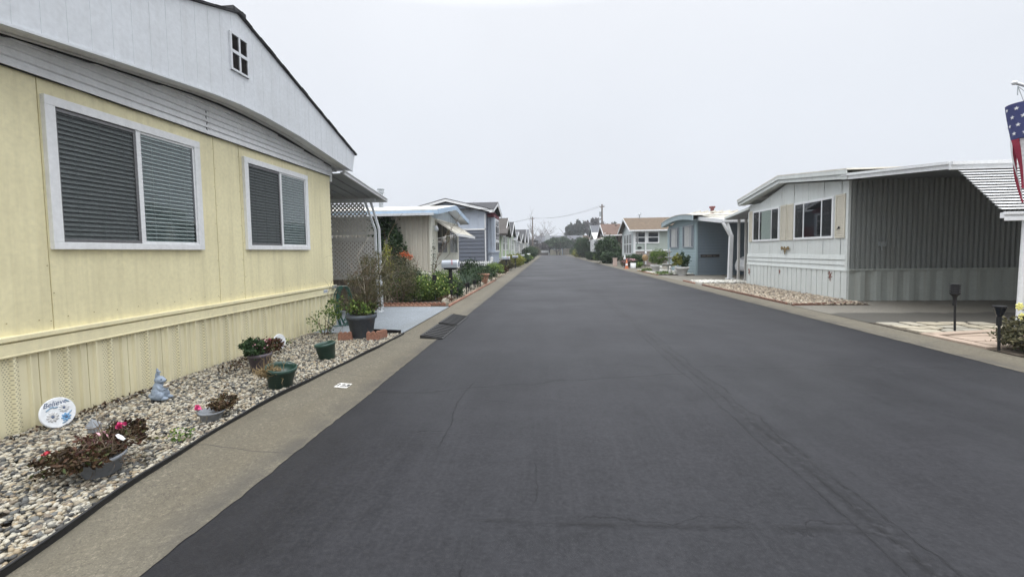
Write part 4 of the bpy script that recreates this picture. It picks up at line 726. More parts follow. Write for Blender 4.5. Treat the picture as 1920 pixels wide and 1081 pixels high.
for yy in (26.7, 29.5):
    w = window(R2, (8.475, yy, 2.3), (0, 1), (-1, 0), 1.95, 1.35, .06, (.14, .28, .86), (), M['silver'], M['glass'], proud=.055)
    q = MB(); q.box(8.465, 8.47, yy-.93, yy+.93, 1.68, 2.92)
    q.build('interior', M['dark'], w); q = MB()
    for k in range(14):
        y = yy-.62+k*.095
        q.tube([(8.462, y, 1.68), (8.462, y, 2.92)], [.022, .02], 6)
    q.build('curtain', plain('white curtain', (.56, .57, .56), .9), w)
mb = MB(); mb.add([(8.55, 25.2, 3.34), (8.55, 21.9, 2.99), (20, 21.9, 2.99), (20, 25.2, 3.34)], [(0, 1, 2, 3)])
for k in range(28): mb.box(8.7+.4*k, 8.74+.4*k, 21.95, 25.2, 3.02, 3.06) if False else None
mb.build('carport_roof', M['whiteroof'], R2)
mb = MB(); mb.prism([(25.2, 3.15), (21.85, 2.80), (21.85, 2.99), (25.2, 3.36)], 'x', 8.5, 8.55); mb.box(8.5, 20, 21.8, 21.85, 2.80, 3.0); mb.box(8.5, 20, 21.74, 21.80, 2.86, 2.97); mb.build('carport_fascia', M['trim'], R2)
mb = MB()
for k in range(34): x = 8.7+.33*k; mb.prism([(22.1, 3.04), (25.1, 3.40), (25.1, 3.46), (22.1, 3.10)], 'x', x, x+.05)
mb.build('carport_ribs', M['whiteroof'], R2)
mb = MB(); mb.bar((8.55, 21.75, 2.8), (8.93, 21.8, 2.15), .11); mb.bar((8.80, 21.9, 2.8), (9.03, 21.9, 2.15), .11); mb.bar((8.95, 21.8, 2.2), (8.90, 21.8, .04), .15); mb.bar((9.06, 21.92, 2.2), (9.02, 21.92, .04), .10); mb.box(8.78, 9.12, 21.7, 22.0, .03, .09); mb.build('carport_post', M['trim'], R2)
for xx in (12, 15): mb = MB(); mb.box(xx-.05, xx+.05, 21.85, 21.95, .04, 2.85); mb.build('carport_post', M['trim'], R2)
mb = MB(); mb.lathe([(.0, 0), (.1, 0), (.1, .3), (.17, .36), (.17, .44), (0, .46)], 12, (9.75, 26.4, 3.6)); mb.build('roof_vent', plain('rusty red vent', (.16, .05, .05), .7), R2)
nb = MB(); nb.box(8.72, 9.75, 25.24, 25.275, 1.06, 1.22); o = nb.build('name_board', plain('dark carved board', (.035, .033, .033), .6), R2)
nb = MB(); nb.box(8.80, 8.99, 25.232, 25.24, 1.12, 1.15); nb.box(9.40, 9.55, 25.232, 25.24, 1.12, 1.15)
for k in range(4): nb.box(9.06+.07*k, 9.10+.07*k, 25.232, 25.24, 1.10, 1.18)
nb.build('carving', plain('worn tan carving', (.18, .16, .14), .7), o)
# ================================================================== sage and tan house
M['sage'] = paint('sage green boards', (.36, .41, .38), .6, .2, .2); M['taupe'] = paint('taupe lap siding', (.27, .225, .205), .6, .2, .2); M['palegrn'] = paint('pale grey green trim', (.55, .60, .60), .6, .1)
R3 = house('house', 'sage green and taupe house with tan roof, next beyond the light blue home', 1, 8.0, 40.7, 46.6, 12, .1, 3.45, 4.6, M['palegrn'], M['shingle_brown'], M['trim'], None, 'ribs', .45, pitch=.4)
mb = MB(); panel(mb, [(0, .1), (12, .1), (12, 1.45), (0, 1.45)], (8.05, 40.66), (1, 0), (0, -1), 1, laps(.1, 1.45, .2, .03)); mb.build('taupe_siding', M['taupe'], R3)
mb = MB(); panel(mb, [(0, 1.45), (12, 1.45), (12, 3.4), (0, 3.4)], (8.05, 40.66), (1, 0), (0, -1), 0, ribs(0, 12, .8, .01)); mb.build('sage_siding', M['sage'], R3)
mb = MB(); mb.box(8.0, 20, 40.60, 40.64, 1.40, 1.52); mb.tube([(9.05, 40.58, 3.4), (9.05, 40.58, .15)], .07, 8); mb.box(7.98, 8.14, 40.58, 40.70, .1, 3.4); mb.build('corner_trim', M['trim'], R3)
for xx, ww in ((8.75, .95), (9.75, 1.1), (8.2, .3)): window(R3, (xx, 40.63, 2.68), (1, 0), (0, -1), ww, 1.15, .11, (), (.5,), M['trim'], M['darkglass'], muntin=.08)
for yy in (42.2, 43.6, 45.0): window(R3, (7.98, yy, 2.1), (0, 1), (-1, 0), 1.1, 2.0, .1, (.5,), (.5,), M['trim'], M['darkglass'], muntin=.08)
mb = MB(); mb.ell((8.5, 40.6, 1.72), (.22, .03, .11), 12); mb.build('oval_sign', M['black'], R3)
mb = MB(); mb.tube([(9.0, 43, 4.6), (9.0, 43, 5.0)], .06, 8); mb.tube([(8.85, 43, 5.0), (9.15, 43, 5.0)], .05, 8); mb.tube([(9.12, 43, 5.0), (9.12, 43, 5.15)], .04, 8); mb.build('vent_pipe', M['galv'], R3)
# ================================================================== brown house with the porch
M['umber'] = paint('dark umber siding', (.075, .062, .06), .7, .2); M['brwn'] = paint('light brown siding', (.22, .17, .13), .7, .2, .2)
R4 = house('house', 'dark brown house with rusty roof and recessed porch, at the foot of the right pole', 1, 8.5, 60, 66, 12, .1, 3.9, 5.2, M['brwn'], M['shingle_red'], M['trim'], None, 'lap', .9, pitch=.25, facew=.3)
mb = MB(); mb.box(9.9, 18, 59.4, 60.0, .1, 4.0); mb.box(8.45, 8.55, 59.8, 60.2, .1, 3.9); mb.box(8.4, 8.6, 62.6, 63.4, .1, 3.9); mb.build('umber_wall', M['umber'], R4)  # wall pieces in dark umber siding
window(R4, (9.25, 59.97, 2.6), (1, 0), (0, -1), 1.1, 1.8, .12, (.5,), (.4,), M['brwn'], M['darkglass'])
window(R4, (8.46, 61.5, 2.2), (0, 1), (-1, 0), 1.2, 1.6, .12, (), (.5,), M['trim'], M['darkglass'])
mb = MB(); mb.prism([(7.5, 3.3), (8.5, 4.0), (8.5, 3.9), (7.5, 3.2)], 'y', 63.5, 67.5); mb.build('porch_roof', M['shingle_red'], R4)
for yy in (59.4, 63.6): mb = MB(); mb.box(7.75, 7.87, yy, yy+.12, .1, 3.9); mb.build('porch_post', M['trim'], R4)
for (xx, yy) in ((9.6, 61.3), (11.0, 61.3)): mb = MB(); mb.box(xx-.15, xx+.15, yy-.15, yy+.15, 4.9, 5.05); mb.build('skylight', M['umber'], R4)
R5 = house('house', 'small white house with grey lower wall and tall corner windows beyond the brown house', 1, 7.9, 69, 77, 10, 1.5, 3.3, 4.4, M['offw'], M['whiteroof'], M['trim'], M['greyw'], 'lap', .5, pitch=.25)
for xx in (8.5, 9.6): window(R5, (xx, 68.97, 2.5), (1, 0), (0, -1), .9, 1.4, .14, (), (.5,), M['trim'], M['darkglass'], muntin=.08)
window(R5, (7.88, 71, 2.4), (0, 1), (-1, 0), 2, 1.4, .14, (.5,), (), M['trim'], M['darkglass'])
for xx, yy in ((7.2, 69), (7.2, 72)): mb = MB(); mb.box(xx-.1, xx+.1, yy-.1, yy+.1, .05, 3.3); mb.build('porch_post', M['trim'], R5)
R6 = house('house', 'narrow pale green grey house half hidden by the dark hedge on the right', 1, 8.6, 80, 87, 10, .1, 4.4, 6.2, M['sage'], M['shingle_grey'], M['palegrn'], None, 'lap', .4, pitch=.25)
R7 = house('house', 'grey house with red roof at the far right end of the street', 1, 8.6, 98, 106, 10, .1, 3.5, 4.9, M['greyw'], M['shingle_red'], M['trim'], None, 'lap', .4, pitch=.25)
window(R7, (9.6, 97.97, 2.3), (1, 0), (0, -1), 1.4, 1.6, .16, (), (), M['trim'], M['darkglass'])
R8 = house('house', 'farthest right hand cottage beside the fence', 1, 9.2, 118, 126, 10, .1, 3.3, 4.6, M['tanw'], M['shingle_grey'], M['trim'], None, 'lap', .4, pitch=.25)
# ================================================================== the far end
E1 = empty('house', (0, 175, 0), 'long pale blue grey house with grey roof across the end of the street', 'house')
mb = MB(); mb.box(-4, 17, 170, 180, 0, 4.6); mb.build('wall', paint('hazy blue grey wall', (.33, .37, .40), .7), E1)
mb = MB(); mb.prism([(169, 4.5), (175, 7.6), (181, 4.5)], 'x', -5, 18); mb.build('roof', M['shingle_grey'], E1)
mb = MB(); mb.box(-5, 18, 168.9, 169.05, 4.35, 4.7); mb.build('trim', M['trim'], E1)
mb = MB(); mb.box(-1.0, .8, 168.2, 170, 0, 8.0); mb.build('chimney', paint('pale chimney', (.42, .44, .46), .8), E1)
for xx in (-2.7, 4.5, 12): window(E1, (xx, 169.98, 2.8), (1, 0), (0, -1), 1.8, 1.8, .15, (.5,), (), M['trim'], M['darkglass'])
def fence(name, label, x0, x1, y, h, mat, post, cat='fence'):
    r = empty(name, (x0, y, 0), label, cat); mb = MB(); n = int((x1-x0)/.16)
    for k in range(n): mb.box(x0+k*.16, x0+k*.16+.145, y, y+.03, .05, h-.015*((k*7) % 3))
    mb.build('board_panel', mat, r); k = x0
    while k <= x1: mb = MB(); mb.box(k-.07, k+.07, y-.05, y+.09, 0, h+.12); mb.build('post', post, r); k += 2.4
    return r
fence('board_fence', 'pale yellow board fence straight ahead at the end of the street', .8, 5.2, 157, 2.0, paint('pale yellow boards', (.55, .50, .36), .7), M['dark'])
fence('board_fence', 'tan board fence to the right of the dark gate post at the street end', 5.6, 11, 157.2, 2.3, paint('tan boards', (.33, .28, .21), .7), M['umber'])
fence('board_fence', 'low white fence at the left of the street end', -6.5, .5, 158, 1.7, M['offw'], M['greyw'])
mb = MB(); mb.box(-5.5, .2, 156.4, 157.0, .0, .9); tag(mb.build('hedge_wall', M['umber']), 'low dark wall below the white fence at the left street end', 'wall')
# ------------------------------------------------------------------ trees
def tree(name, label, x, y, h, rx, mat, seed, trunk=.3, nleaf=4000, leaf=.35, cz=.62, rz=.38, group=None, clump=.16, nc=60, blobs=None, ry=None):
    r = empty(name, (x, y, 0), label, 'tree', group)
    twigs('trunk', M['bark'], r, (x, y, 0), 2, h*.75, .22, trunk, seed, 2, 6, .07)
    bl = blobs or [(x, y, h*cz, rx, ry or rx, h*rz), (x+rx*.4, y, h*(cz-.1), rx*.7, rx*.7, h*rz*.6), (x-rx*.4, y, h*(cz+.08), rx*.6, rx*.6, h*rz*.7)]
    leaves('crown', mat, r, bl, nleaf, leaf, seed, .6, clump, nc); return r
tree('round_tree', 'dark round tree in front of the fence at the street end', 4.0, 155, 6.6, 4.4, M['lv_dark'], 11, .22, 6000, .32, .66, .30, nc=90)
tree('tall_tree', 'tall evergreen tree just right of centre behind the end house', 13.5, 190, 14.5, 3.2, M['lv_far'], 12, .4, 5000, .45, .6, .4, nc=70)
tree('tall_tree', 'second dark evergreen with a forked top, beside the tall one', 9.6, 186, 13.5, 2.3, M['lv_far'], 13, .4, 3500, .45, .6, .4, nc=50)
tree('broad_tree', 'broad mauve grey tree above the roofs left of the right pole', 21, 195, 16.5, 5.5, M['lv_farp'], 14, .5, 7000, .5, .62, .36, nc=80)
tree('broad_tree', 'pale grey green tree behind the right pole', 27.5, 192, 14.5, 5.0, M['lv_far'], 15, .5, 5500, .5, .6, .36, nc=60)
tree('broad_tree', 'small mauve tree low behind the right hand fence', 16, 168, 7.5, 3.6, M['lv_farp'], 16, .3, 4000, .4, .5, .4, nc=50)
tree('bushy_tree', 'dusky low tree just left of the end house chimney', -1.5, 166, 5.5, 3.0, M['lv_farp'], 19, .25, 3500, .35, .5, .4, nc=60)
tree('broad_tree', 'dark low tree filling the gap beside the tan end fence', 10.5, 163, 6.8, 3.4, M['lv_far'], 24, .25, 4500, .38, .5, .42, nc=70)
tree('bushy_tree', 'dark bushy tree beyond the last left house', -6, 164, 7.0, 3.5, M['lv_farp'], 18, .3, 3500, .4, .5, .4, nc=50)
for (lab, x, y, h, sd) in (('bare winter tree with fine branches left of the end house chimney', -2.2, 176, 13, 21), ('smaller bare tree beside the left pole', -6.5, 172, 10.5, 22)):
    r = empty('bare_tree', (x, y, 0), lab, 'tree'); twigs('trunk', plain('bare grey bark', (.17, .15, .145), .9), r, (x, y, 0), 7, h*.85, .6, .30, sd, 4, 4, .12)
# ------------------------------------------------------------------ poles and wires
def pole(label, x, y, h, gear):
    r = empty('utility_pole', (x, y, 0), label, 'utility pole', 'utility poles'); mb = MB(); mb.tube([(x, y, 0), (x, y, h)], [.22, .15], 10); mb.build('pole', M['wood'], r)
    mb = MB(); mb.box(x-.5, x+.5, y-.05, y+.05, h-.55, h-.42); mb.build('crossarm', M['wood'], r)
    for dx in (-.4, 0, .4): mb = MB(); mb.tube([(x+dx, y, h-.42), (x+dx, y, h-.22)], .05, 8); mb.build('insulator', M['galv'], r)
    if gear: mb = MB(); mb.tube([(x-.35, y-.05, h-2.4), (x-.35, y-.05, h-1.5)], .22, 12); mb.build('transformer', M['galv'], r)
    mb = MB(); mb.bar((x, y, h-1.0), (x-.4, y, h-.5), .05); mb.build('brace', M['wood'], r)
    return r
pole('dark utility pole behind the brown house on the right', 11.0, 88, 10.75, True); pole('grey utility pole at the far left end of the street', -4.1, 118, 10.9, False)
def wire(label, p, q, sag, r=.018):
    mb = MB(); pts = [Vector(p).lerp(Vector(q), t/16)-Vector((0, 0, sag*4*(t/16)*(1-t/16))) for t in range(17)]; mb.tube(pts, r, 4, cap=False)
    tag(mb.build('overhead_wire', M['black'], fix=False), label, 'wire', 'overhead wires')
for dx, q_ in ((-.4, 'left hand'), (.4, 'right hand')): wire(q_+' overhead wire strung between the two utility poles', (11+dx, 88, 10.5), (-4.1+dx, 118, 10.6), .9)
for dx, q_ in ((-.4, 'upper'), (.4, 'lower')): wire(q_+' overhead wire running off left from the left pole', (-4.1+dx, 118, 10.6), (-40+dx, 150, 10.2), 1.2)
# ------------------------------------------------------------------ shrubs and plants
def shrub(label, x, y, r_, h, mat, seed, n=1500, size=.05, name='shrub', group=None, z0=.05, ry=None, stems=True, clump=.3, nc=45, cat='shrub', blobs=None, up=0):
    o = empty(name, (x, y, z0), label, cat, group)
    if stems: twigs('stem', M['stem'], o, (x, y, z0), 5, h*.8, .9, .012*h+.004, seed, 1, 4)
    leaves('foliage', mat, o, blobs or [(x, y, z0+h*.52, r_, ry or r_, h*.46)], n, size, seed, .55, clump, nc, up); return o
# garden of the cream home
o = empty('ivy', (-6.0, 15.9, .05), 'tall dark ivy mass against the corner of the cream home', 'climbing plant')
leaves('foliage', M['lv_dark'], o, [(-6.3, 15.9, 2.1, .75, .25, .85), (-5.75, 15.85, 1.6, .4, .25, .8), (-6.6, 15.9, 1.2, .5, .3, .9)], 9000, .05, 31, .6, .22, 120); twigs('stem', M['stem'], o, (-6.1, 15.9, .05), 4, 2.4, .2, .03, 31, 1)
shrub('wispy grey green shrub in front of the ivy, by the carport post', -4.35, 12.15, .5, 1.55, M['lv_olive'], 32, 4800, .022, nc=90)
shrub('bright yellow green bush beside the wispy shrub', -5.05, 12.9, .28, 1.75, M['lv_yel'], 33, 1800, .03)
for i, (x, y, r_, h, mt, lab) in enumerate([(-4.4, 12.6, .42, .72, 'lv_mid', 'low green rose bush right behind the scalloped edging, leftmost'), (-3.85, 12.9, .42, .78, 'lv_mid', 'leafy rose bush left of the tall path light'), (-3.4, 13.2, .38, .66, 'lv_mid', 'green bush between the path light and the mailbox post'), (-3.15, 13.8, .36, .62, 'lv_dark', 'dark green bush just behind the mailbox post'),
        (-3.6, 14.6, .5, .85, 'lv_mid', 'green bush under the cream home window'), (-4.5, 13.9, .5, 1.0, 'lv_dark', 'dark bush near the cream home corner'), (-3.25, 17.6, .5, .8, 'lv_dark', 'dark low shrub beside the spiky clump'), (-3.5, 19.3, .6, 1.15, 'lv_dark', 'taller dark shrub under the window awning'), (-3.25, 21.4, .55, .85, 'lv_dark', 'dark shrub in front of the picket fence'), (-3.2, 25.0, .6, .85, 'lv_mid', 'bright green bush at the slate blue bay')]):
    shrub(lab, x, y, r_, h, M[mt], 40+i, 3800 if y < 16 else 2500, .032 if y < 16 else .04, nc=70)
shrub('brown reddish low plant by the edging corner', -2.98, 12.3, .22, .25, M['lv_red'], 55, 500, .02)
o = empty('grass_clump', (-3.15, 16.2, .05), 'spiky blue green blade clump by the cream home', 'plant'); blades('foliage', M['lv_blue'], o, (-3.15, 16.2, .05), 160, 1.0, .025, 5, .55)
o = empty('flower_stalk', (-5.1, 15.0, .05), 'orange flower stalk against the ribbed cream wall', 'plant'); twigs('stem', M['stem'], o, (-5.1, 15.0, .05), 2, 1.5, .12, .015, 61, 1); leaves('flower', M['orange'], o, [(-5.05, 15.0, 1.42, .22, .12, .14)], 160, .05, 62, .35, .4, 12)
rr = random.Random(5)
fl = MB()
for (x, y) in [(-4.2+rr.uniform(-.5, 1.3), 12.35+rr.uniform(0, .8)) for _ in range(26)]: fl.ell((x, y, .45+rr.uniform(0, .4)), (.02, .02, .016), 6)
tag(fl.build('rose_blossoms', M['yellowfl']), 'small pale blossoms scattered over the rose bushes', 'flowers', kind='stuff')
# climbing rose on the cream corner
o = empty('climbing_plant', (-4.4, 16.1, .1), 'thin climbing vine on the white corner of the cream home', 'climbing plant'); twigs('stem', M['stem'], o, (-4.35, 16.05, .1), 3, 2.3, .06, .018, 64, 2, 5, .1); leaves('foliage', M['lv_dark'], o, [(-4.35, 16.05, 1.0, .12, .06, .9)], 260, .03, 65)
def scallop(name, label, p, q, seg, h, mat):
    P, Q = Vector(p), Vector(q); L = (Q-P).length; n = int(L/seg); d = (Q-P)/L; mb = MB(); nn = Vector((-d.y, d.x, 0))*.03
    for k in range(n):
        a = P+d*(k*seg+.003); b = P+d*((k+1)*seg-.003); top = []
        for j in range(7): t = j/6; top.append(a.lerp(b, t)+Vector((0, 0, h*(.72+.28*math.sin(math.pi*t))))) 
        fr = [a+nn, b+nn]+[t_+nn for t_ in top[::-1]]; bk = [v-2*nn for v in fr]; m_ = len(fr); mb.add(fr+bk, [tuple(range(m_)), tuple(range(2*m_-1, m_-1, -1))]+[(i, i+m_, (i+1) % m_+m_, (i+1) % m_) for i in range(m_)])
    return tag(mb.build(name, mat, bevel=.004), label, 'garden edging')
scallop('scalloped_edging', 'red scalloped brick edging across the front of the rose bed', (-5.6, 11.75, .04), (-2.85, 11.72, .04), .13, .11, M['brick'])
scallop('scalloped_edging', 'pale scalloped edging row standing just in front of the red one', (-5.6, 11.6, .04), (-3.2, 11.58, .04), .13, .07, M['terra'])
scallop('brick_edging', 'red brick edging along the curb beside the cream home garden', (-2.74, 11.6, .03), (-2.74, 22.5, .03), .22, .07, M['brick'])
scallop('brick_edging', 'low red brick edging along the curb in front of the pale grey home', (6.29, 18.0, .03), (6.29, 11.6, .03), .2, .08, M['redbrown'])
scallop('brick_edging', 'red brick edging from the curb to the corner of the pale grey home', (6.3, 11.56, .03), (8.25, 11.9, .03), .2, .08, M['redbrown'])
scallop('brick_edging', 'dark edging along the curb in front of the blue home', (6.35, 31, .03), (6.4, 25.4, .03), .25, .08, M['terra'])
scallop('brick_edging', 'dark edging turning toward the blue home corner', (6.4, 25.38, .03), (8.5, 25.2, .03), .25, .07, M['umber'])
scallop('brick_edging', 'short red edging between the pale driveway and the curb', (6.33, 20.6, .03), (6.33, 18.9, .03), .2, .07, M['brick'])
def boulder(mb, c, r, seed):
    rr = random.Random(seed); bm = bmesh.new(); bmesh.ops.create_icosphere(bm, subdivisions=2, radius=1)
    vs = []
    for v in bm.verts:
        k = 1+.3*mnoise.noise(v.co*1.3+Vector((seed, 0, 0))); vs.append((c[0]+v.co.x*r[0]*k, c[1]+v.co.y*r[1]*k, c[2]+v.co.z*r[2]*k))
    mb.add(vs, [[v.index for v in f.verts] for f in bm.faces], 0, True); bm.free()
RL = ['pale tan border rock at the near end of the row, by the first short light', 'second border rock from the near end of the row', 'third border rock, behind the leaning short light', 'fourth border rock along the curb edging']+['tan border rock number %s from the near end of the row' % w for w in ('five', 'six', 'seven', 'eight', 'nine', 'ten', 'eleven')]+['last border rock but one, near the terracotta urn', 'last border rock, next to the terracotta urn']
for i in range(13):
    mb = MB(); y = 12.2+.72*i; x = -2.98-.05*(i % 3); boulder(mb, (x, y, .10), (.13, .16, .12+.03*(i % 2)), i*3.1)
    tag(mb.build('boulder', M['flag']), RL[i], 'rock', 'border rocks along the curb')
# path lights
def path_light(loc, h, r_, label, group=None, kind=0):
    o = empty('path_light', loc, label, 'solar light', group); x, y, z = loc
    mb = MB(); mb.tube([(x+.03*h, y, z-.05), (x, y, z+h-.16)], .016, 8); mb.tube([(x, y, z+h*.55), (x, y, z+h-.14)], .028, 8); mb.build('stake', M['black'], o)
    if kind == 0:
        mb = MB(); mb.lathe([(.0, -.26), (.022, -.25), (.035, -.20), (r_*.9, -.17), (r_*.9, -.16)], 16, (x, y, z+h), sm=False)
        for k in range(4): mb.lathe([(r_*.75, -.16+.038*k), (r_, -.158+.038*k), (r_*.96, -.132+.038*k), (r_*.75, -.130+.038*k)], 16, (x, y, z+h), sm=False)
        mb.build('lantern', M['black'], o); mb = MB(); mb.lathe([(r_*.72, -.16), (r_*.72, 0)], 12, (x, y, z+h)); mb.build('lens', M['darkglass'], o)
        mb = MB(); mb.lathe([(r_*1.05, -.004), (r_*1.05, .008), (0, .016)], 16, (x, y, z+h), sm=False); mb.build('cap', M['black'], o)
    else:
        mb = MB(); mb.lathe([(.0, -.15), (.018, -.15), (.03, -.12), (r_*.8, -.05), (r_, 0)], 8, (x, y, z+h), sm=False); mb.build('lens', M['darkglass'], o)
        mb = MB()
        for k in range(6): t = k*math.pi/3; mb.tube([(x+.03*math.cos(t), y+.03*math.sin(t), z+h-.12), (x+r_*.85*math.cos(t), y+r_*.85*math.sin(t), z+h-.05), (x+r_*1.05*math.cos(t), y+r_*1.05*math.sin(t), z+h)], .005, 5)
        mb.lathe([(.0, .02), (r_*1.1, .012), (r_*1.1, -.008), (0, -.01)], 12, (x, y, z+h), sm=False); mb.build('cap', M['black'], o)
    return o
path_light((6.93, 7.87, .08), .80, .072, 'black louvred solar path light on the flagstones, taller one on the right'); path_light((6.31, 6.50, .08), .60, .065, 'black cup shaped solar light at the corner of the pink patio', kind=1)
path_light((-3.47, 12.78, .05), .80, .07, 'tall black path light standing in the rose bed')
pl = path_light((-2.88, 12.5, .05), .36, .045, 'short black garden light, nearest of the row along the curb edging', 'short lights along the curb edging', 1)
rowl = ['second short black garden light, by the first pale rocks', 'third short black light, leaning among the rocks', 'squat black box like light in the middle of the row', 'short black light just past the squat one', 'short black light two past the squat one', 'short black light near the terracotta pot', 'last short black light of the row, beside the pot']
for i, lab in enumerate(rowl): copy_tree(pl, None, (-2.86-.08*(i % 2), 13.2+.78*i, .05), lab, i*.5, 1.0 if i != 2 else 1.1)
# mailboxes
def mailbox(x, y, label, L=.5, w=.22, h=.22, zb=1.05, white=False):
    o = empty('mailbox', (x, y, .05), label, 'mailbox', 'mailboxes along the left curb'); mb = MB(); mb.box(x-.05, x+.05, y-.05, y+.05, .02, zb-.05); mb.box(x-.2, x+.2, y-.09, y+.09, zb-.06, zb); mb.build('post', M['black'], o, bevel=.004)
    pts = [(y-w/2, zb+.002), (y+w/2, zb+.002), (y+w/2, zb+h*.5)]+[(y+w/2*math.cos(t), zb+h*.5+h*.5*math.sin(t)) for t in [math.pi*k/8 for k in range(1, 8)]]+[(y-w/2, zb+h*.5)]
    mb = MB(); mb.prism(pts, 'x', x-L/2, x+L/2); mb.build('box', M['trim'] if white else M['silver'], o, bevel=.004)
    mb = MB(); mb.prism([(y+(a-y)*1.04, zb+(b-zb)*1.04) for a, b in pts], 'x', x+L/2, x+L/2+.02); dr = mb.build('door', M['trim'], o, bevel=.003)
    mb = MB()
    for k in range(5): mb.box(x+L/2+.02, x+L/2+.023, y-w*.38+k*w*.17, y-w*.38+k*w*.17+w*.07, zb+.03, zb+h*.75)
    mb.build('number_stripes', M['inkblue'], dr); mb = MB(); mb.box(x+.08, x+.10, y-w/2-.012, y-w/2-.004, zb+.1, zb+.26); mb.build('flag', M['redp'], o); return o
mailbox(-3.08, 13.3, 'silver rounded mailbox on a thick black post, nearest on the left side', .5, .3, .24, 1.06)
mailbox(-2.95, 30.2, 'grey mailbox on a dark post in front of the green house', .5, .25, .22, .98); mailbox(-2.95, 38.5, 'second grey mailbox, beside the yellowish bush', .5, .25, .22, .95); mailbox(-2.95, 49, 'small mailbox past the yellowish bush', .5, .25, .22, .95); mailbox(-2.95, 66, 'white mailbox far down the left curb', .5, .25, .22, .95, True)
path_light((-3.1, 35, .05), .8, .07, 'dark path light between the first two far mailboxes')
# terracotta pot, picket fence
def pot(name, loc, prof, mat, label, cat='pot', tilt=None, group=None, soil=None, sx=1, sy=1, rz=0, seg=28):
    o = empty(name, loc, label, cat, group); Mx = Matrix.Translation(loc) @ Matrix.Rotation(rz, 4, 'Z') @ (Matrix.Rotation(tilt[0], 4, 'X') @ Matrix.Rotation(tilt[1], 4, 'Y') if tilt else Matrix()); mb = MB(Mx); mb.lathe(prof, seg, sx=sx, sy=sy); mb.build('pot_wall', mat, o, fix=False)
    if soil: mb = MB(Mx); mb.lathe([(0, soil[1]+.01), (soil[0]*.5, soil[1]+.005), (soil[0], soil[1])], seg, sx=sx, sy=sy); mb.build('soil', M['soil'], o, fix=False)
    return o
pot('garden_urn', (-2.98, 19.2, .05), [(.15, 0), (.22, .1), (.28, .3), (.30, .42), (.34, .44), (.34, .50), (.28, .50), (.27, .44), (0, .42)], M['terra'], 'round terracotta urn at the end of the rock border')
o = empty('picket_fence', (-4.2, 26, .05), 'white picket fence between the cream home and the slate blue house', 'fence'); mb = MB()
for k in range(17): mb.box(-5.55+k*.125, -5.49+k*.125, 26.0, 26.02, .1, .98)
mb.box(-5.6, -3.4, 26.02, 26.05, .2, .28); mb.box(-5.6, -3.4, 26.02, 26.05, .85, .93); mb.build('pickets', M['trim'], o)
mb = MB(); mb.box(-3.5, -3.36, 25.95, 26.09, .05, 1.15); mb.prism([(-3.52, 1.15), (-3.34, 1.15), (-3.43, 1.24)], 'y', 25.93, 26.11); mb.build('post', M['trim'], o)
# further verge plants on the left and right
for i, (x, y, r_, h, mt, lab) in enumerate([(-3.2, 29, .45, .5, 'lv_red', 'dark reddish ground shrub before the mailboxes'), (-3.3, 34, .6, .9, 'lv_olive', 'olive shrub near the second mailbox'), (-3.2, 41, .9, 1.2, 'lv_yel', 'yellow green rounded bush by the far mailboxes'), (-3.2, 46, .7, .9, 'lv_mid', 'green bush past the yellow one'), (-3.2, 52, .9, 1.1, 'lv_dark', 'dark round bush in the middle of the left verge'), (-3.2, 60, .9, 1.0, 'lv_mid', 'low hedge clump beyond the dark bush'), (-3.4, 74, 1.2, 2.0, 'lv_dark', 'large dark bush hiding the last porches on the left'), (-3.8, 92, 1.4, 2.4, 'lv_dark', 'tall dark bush near the left pole'), (-4.2, 125, 1.8, 2.6, 'lv_olive', 'olive bush at the left corner of the street end'),
        (7.2, 52.5, 1.5, 2.9, 'lv_dark', 'large dark round bush in front of the brown house'), (6.9, 48.6, .9, 1.3, 'lv_dark', 'low dark bush at the foot of the big round one'), (7.1, 39.2, .52, 1.05, 'lv_dark', 'clipped dark ball bush left of the sage house corner'), (7.75, 38.2, .55, 1.1, 'lv_dark', 'clipped dark ball bush right beside the taupe siding'), (6.9, 67, .9, 1.2, 'lv_dark', 'dark clipped mound before the white house'), (7.4, 64, .7, .8, 'lv_mid', 'low green plants under the brown house'), (7.6, 86, 2.2, 4.0, 'lv_dark', 'tall dark hedge mass past the white house'), (7.0, 96, 1.3, 1.8, 'lv_yel', 'yellow green bush at the far right curb'), (8.0, 110, 2.0, 2.4, 'lv_dark', 'dark bush near the far right fence'), (7.4, 36.5, .5, .45, 'lv_mid', 'low green leafy patch near the white stones')]):
    shrub(lab, x, y, r_, h, M[mt], 80+i, int(3500+3500*r_*r_), .05 if y < 45 else .11, nc=int(60+50*r_), clump=.26)
# blue home front garden
def cpot(x, y, r_, h, label): return pot('planter', (x, y, .05), [(r_*.6, 0), (r_*.85, h*.7), (r_*1.05, h*.8), (r_*1.05, h), (r_*.9, h), (r_*.85, h*.75), (0, h*.72)], plain('white grey concrete pot', (.50, .50, .49), .85), label, 'planter')
o = cpot(7.62, 25.0, .36, .48, 'pale concrete planter with a yellow green bush, nearest the blue corner'); leaves('plant', M['lv_yel'], o, [(7.35, 25.1, .95, .3, .3, .35)], 1500, .04, 101); leaves('plant', M['lv_dark'], o, [(7.75, 25.2, .95, .32, .3, .42)], 1800, .04, 102)
o = cpot(7.0, 28.3, .36, .5, 'grey concrete planter under a round green bush, left of the fountain'); leaves('plant', M['lv_mid'], o, [(7.1, 28.3, 1.05, .62, .5, .5)], 4500, .035, 103, nc=80)
o = empty('fountain', (7.35, 26.6, .05), 'tiered grey stone garden fountain in front of the blue home', 'fountain'); stone = plain('grey stone', (.38, .38, .36), .85)
mb = MB(); mb.lathe([(.0, 0), (.26, 0), (.26, .06), (.12, .12), (.10, .42), (.16, .46)], 16, (7.35, 26.6, .05)); mb.build('pedestal', stone, o)
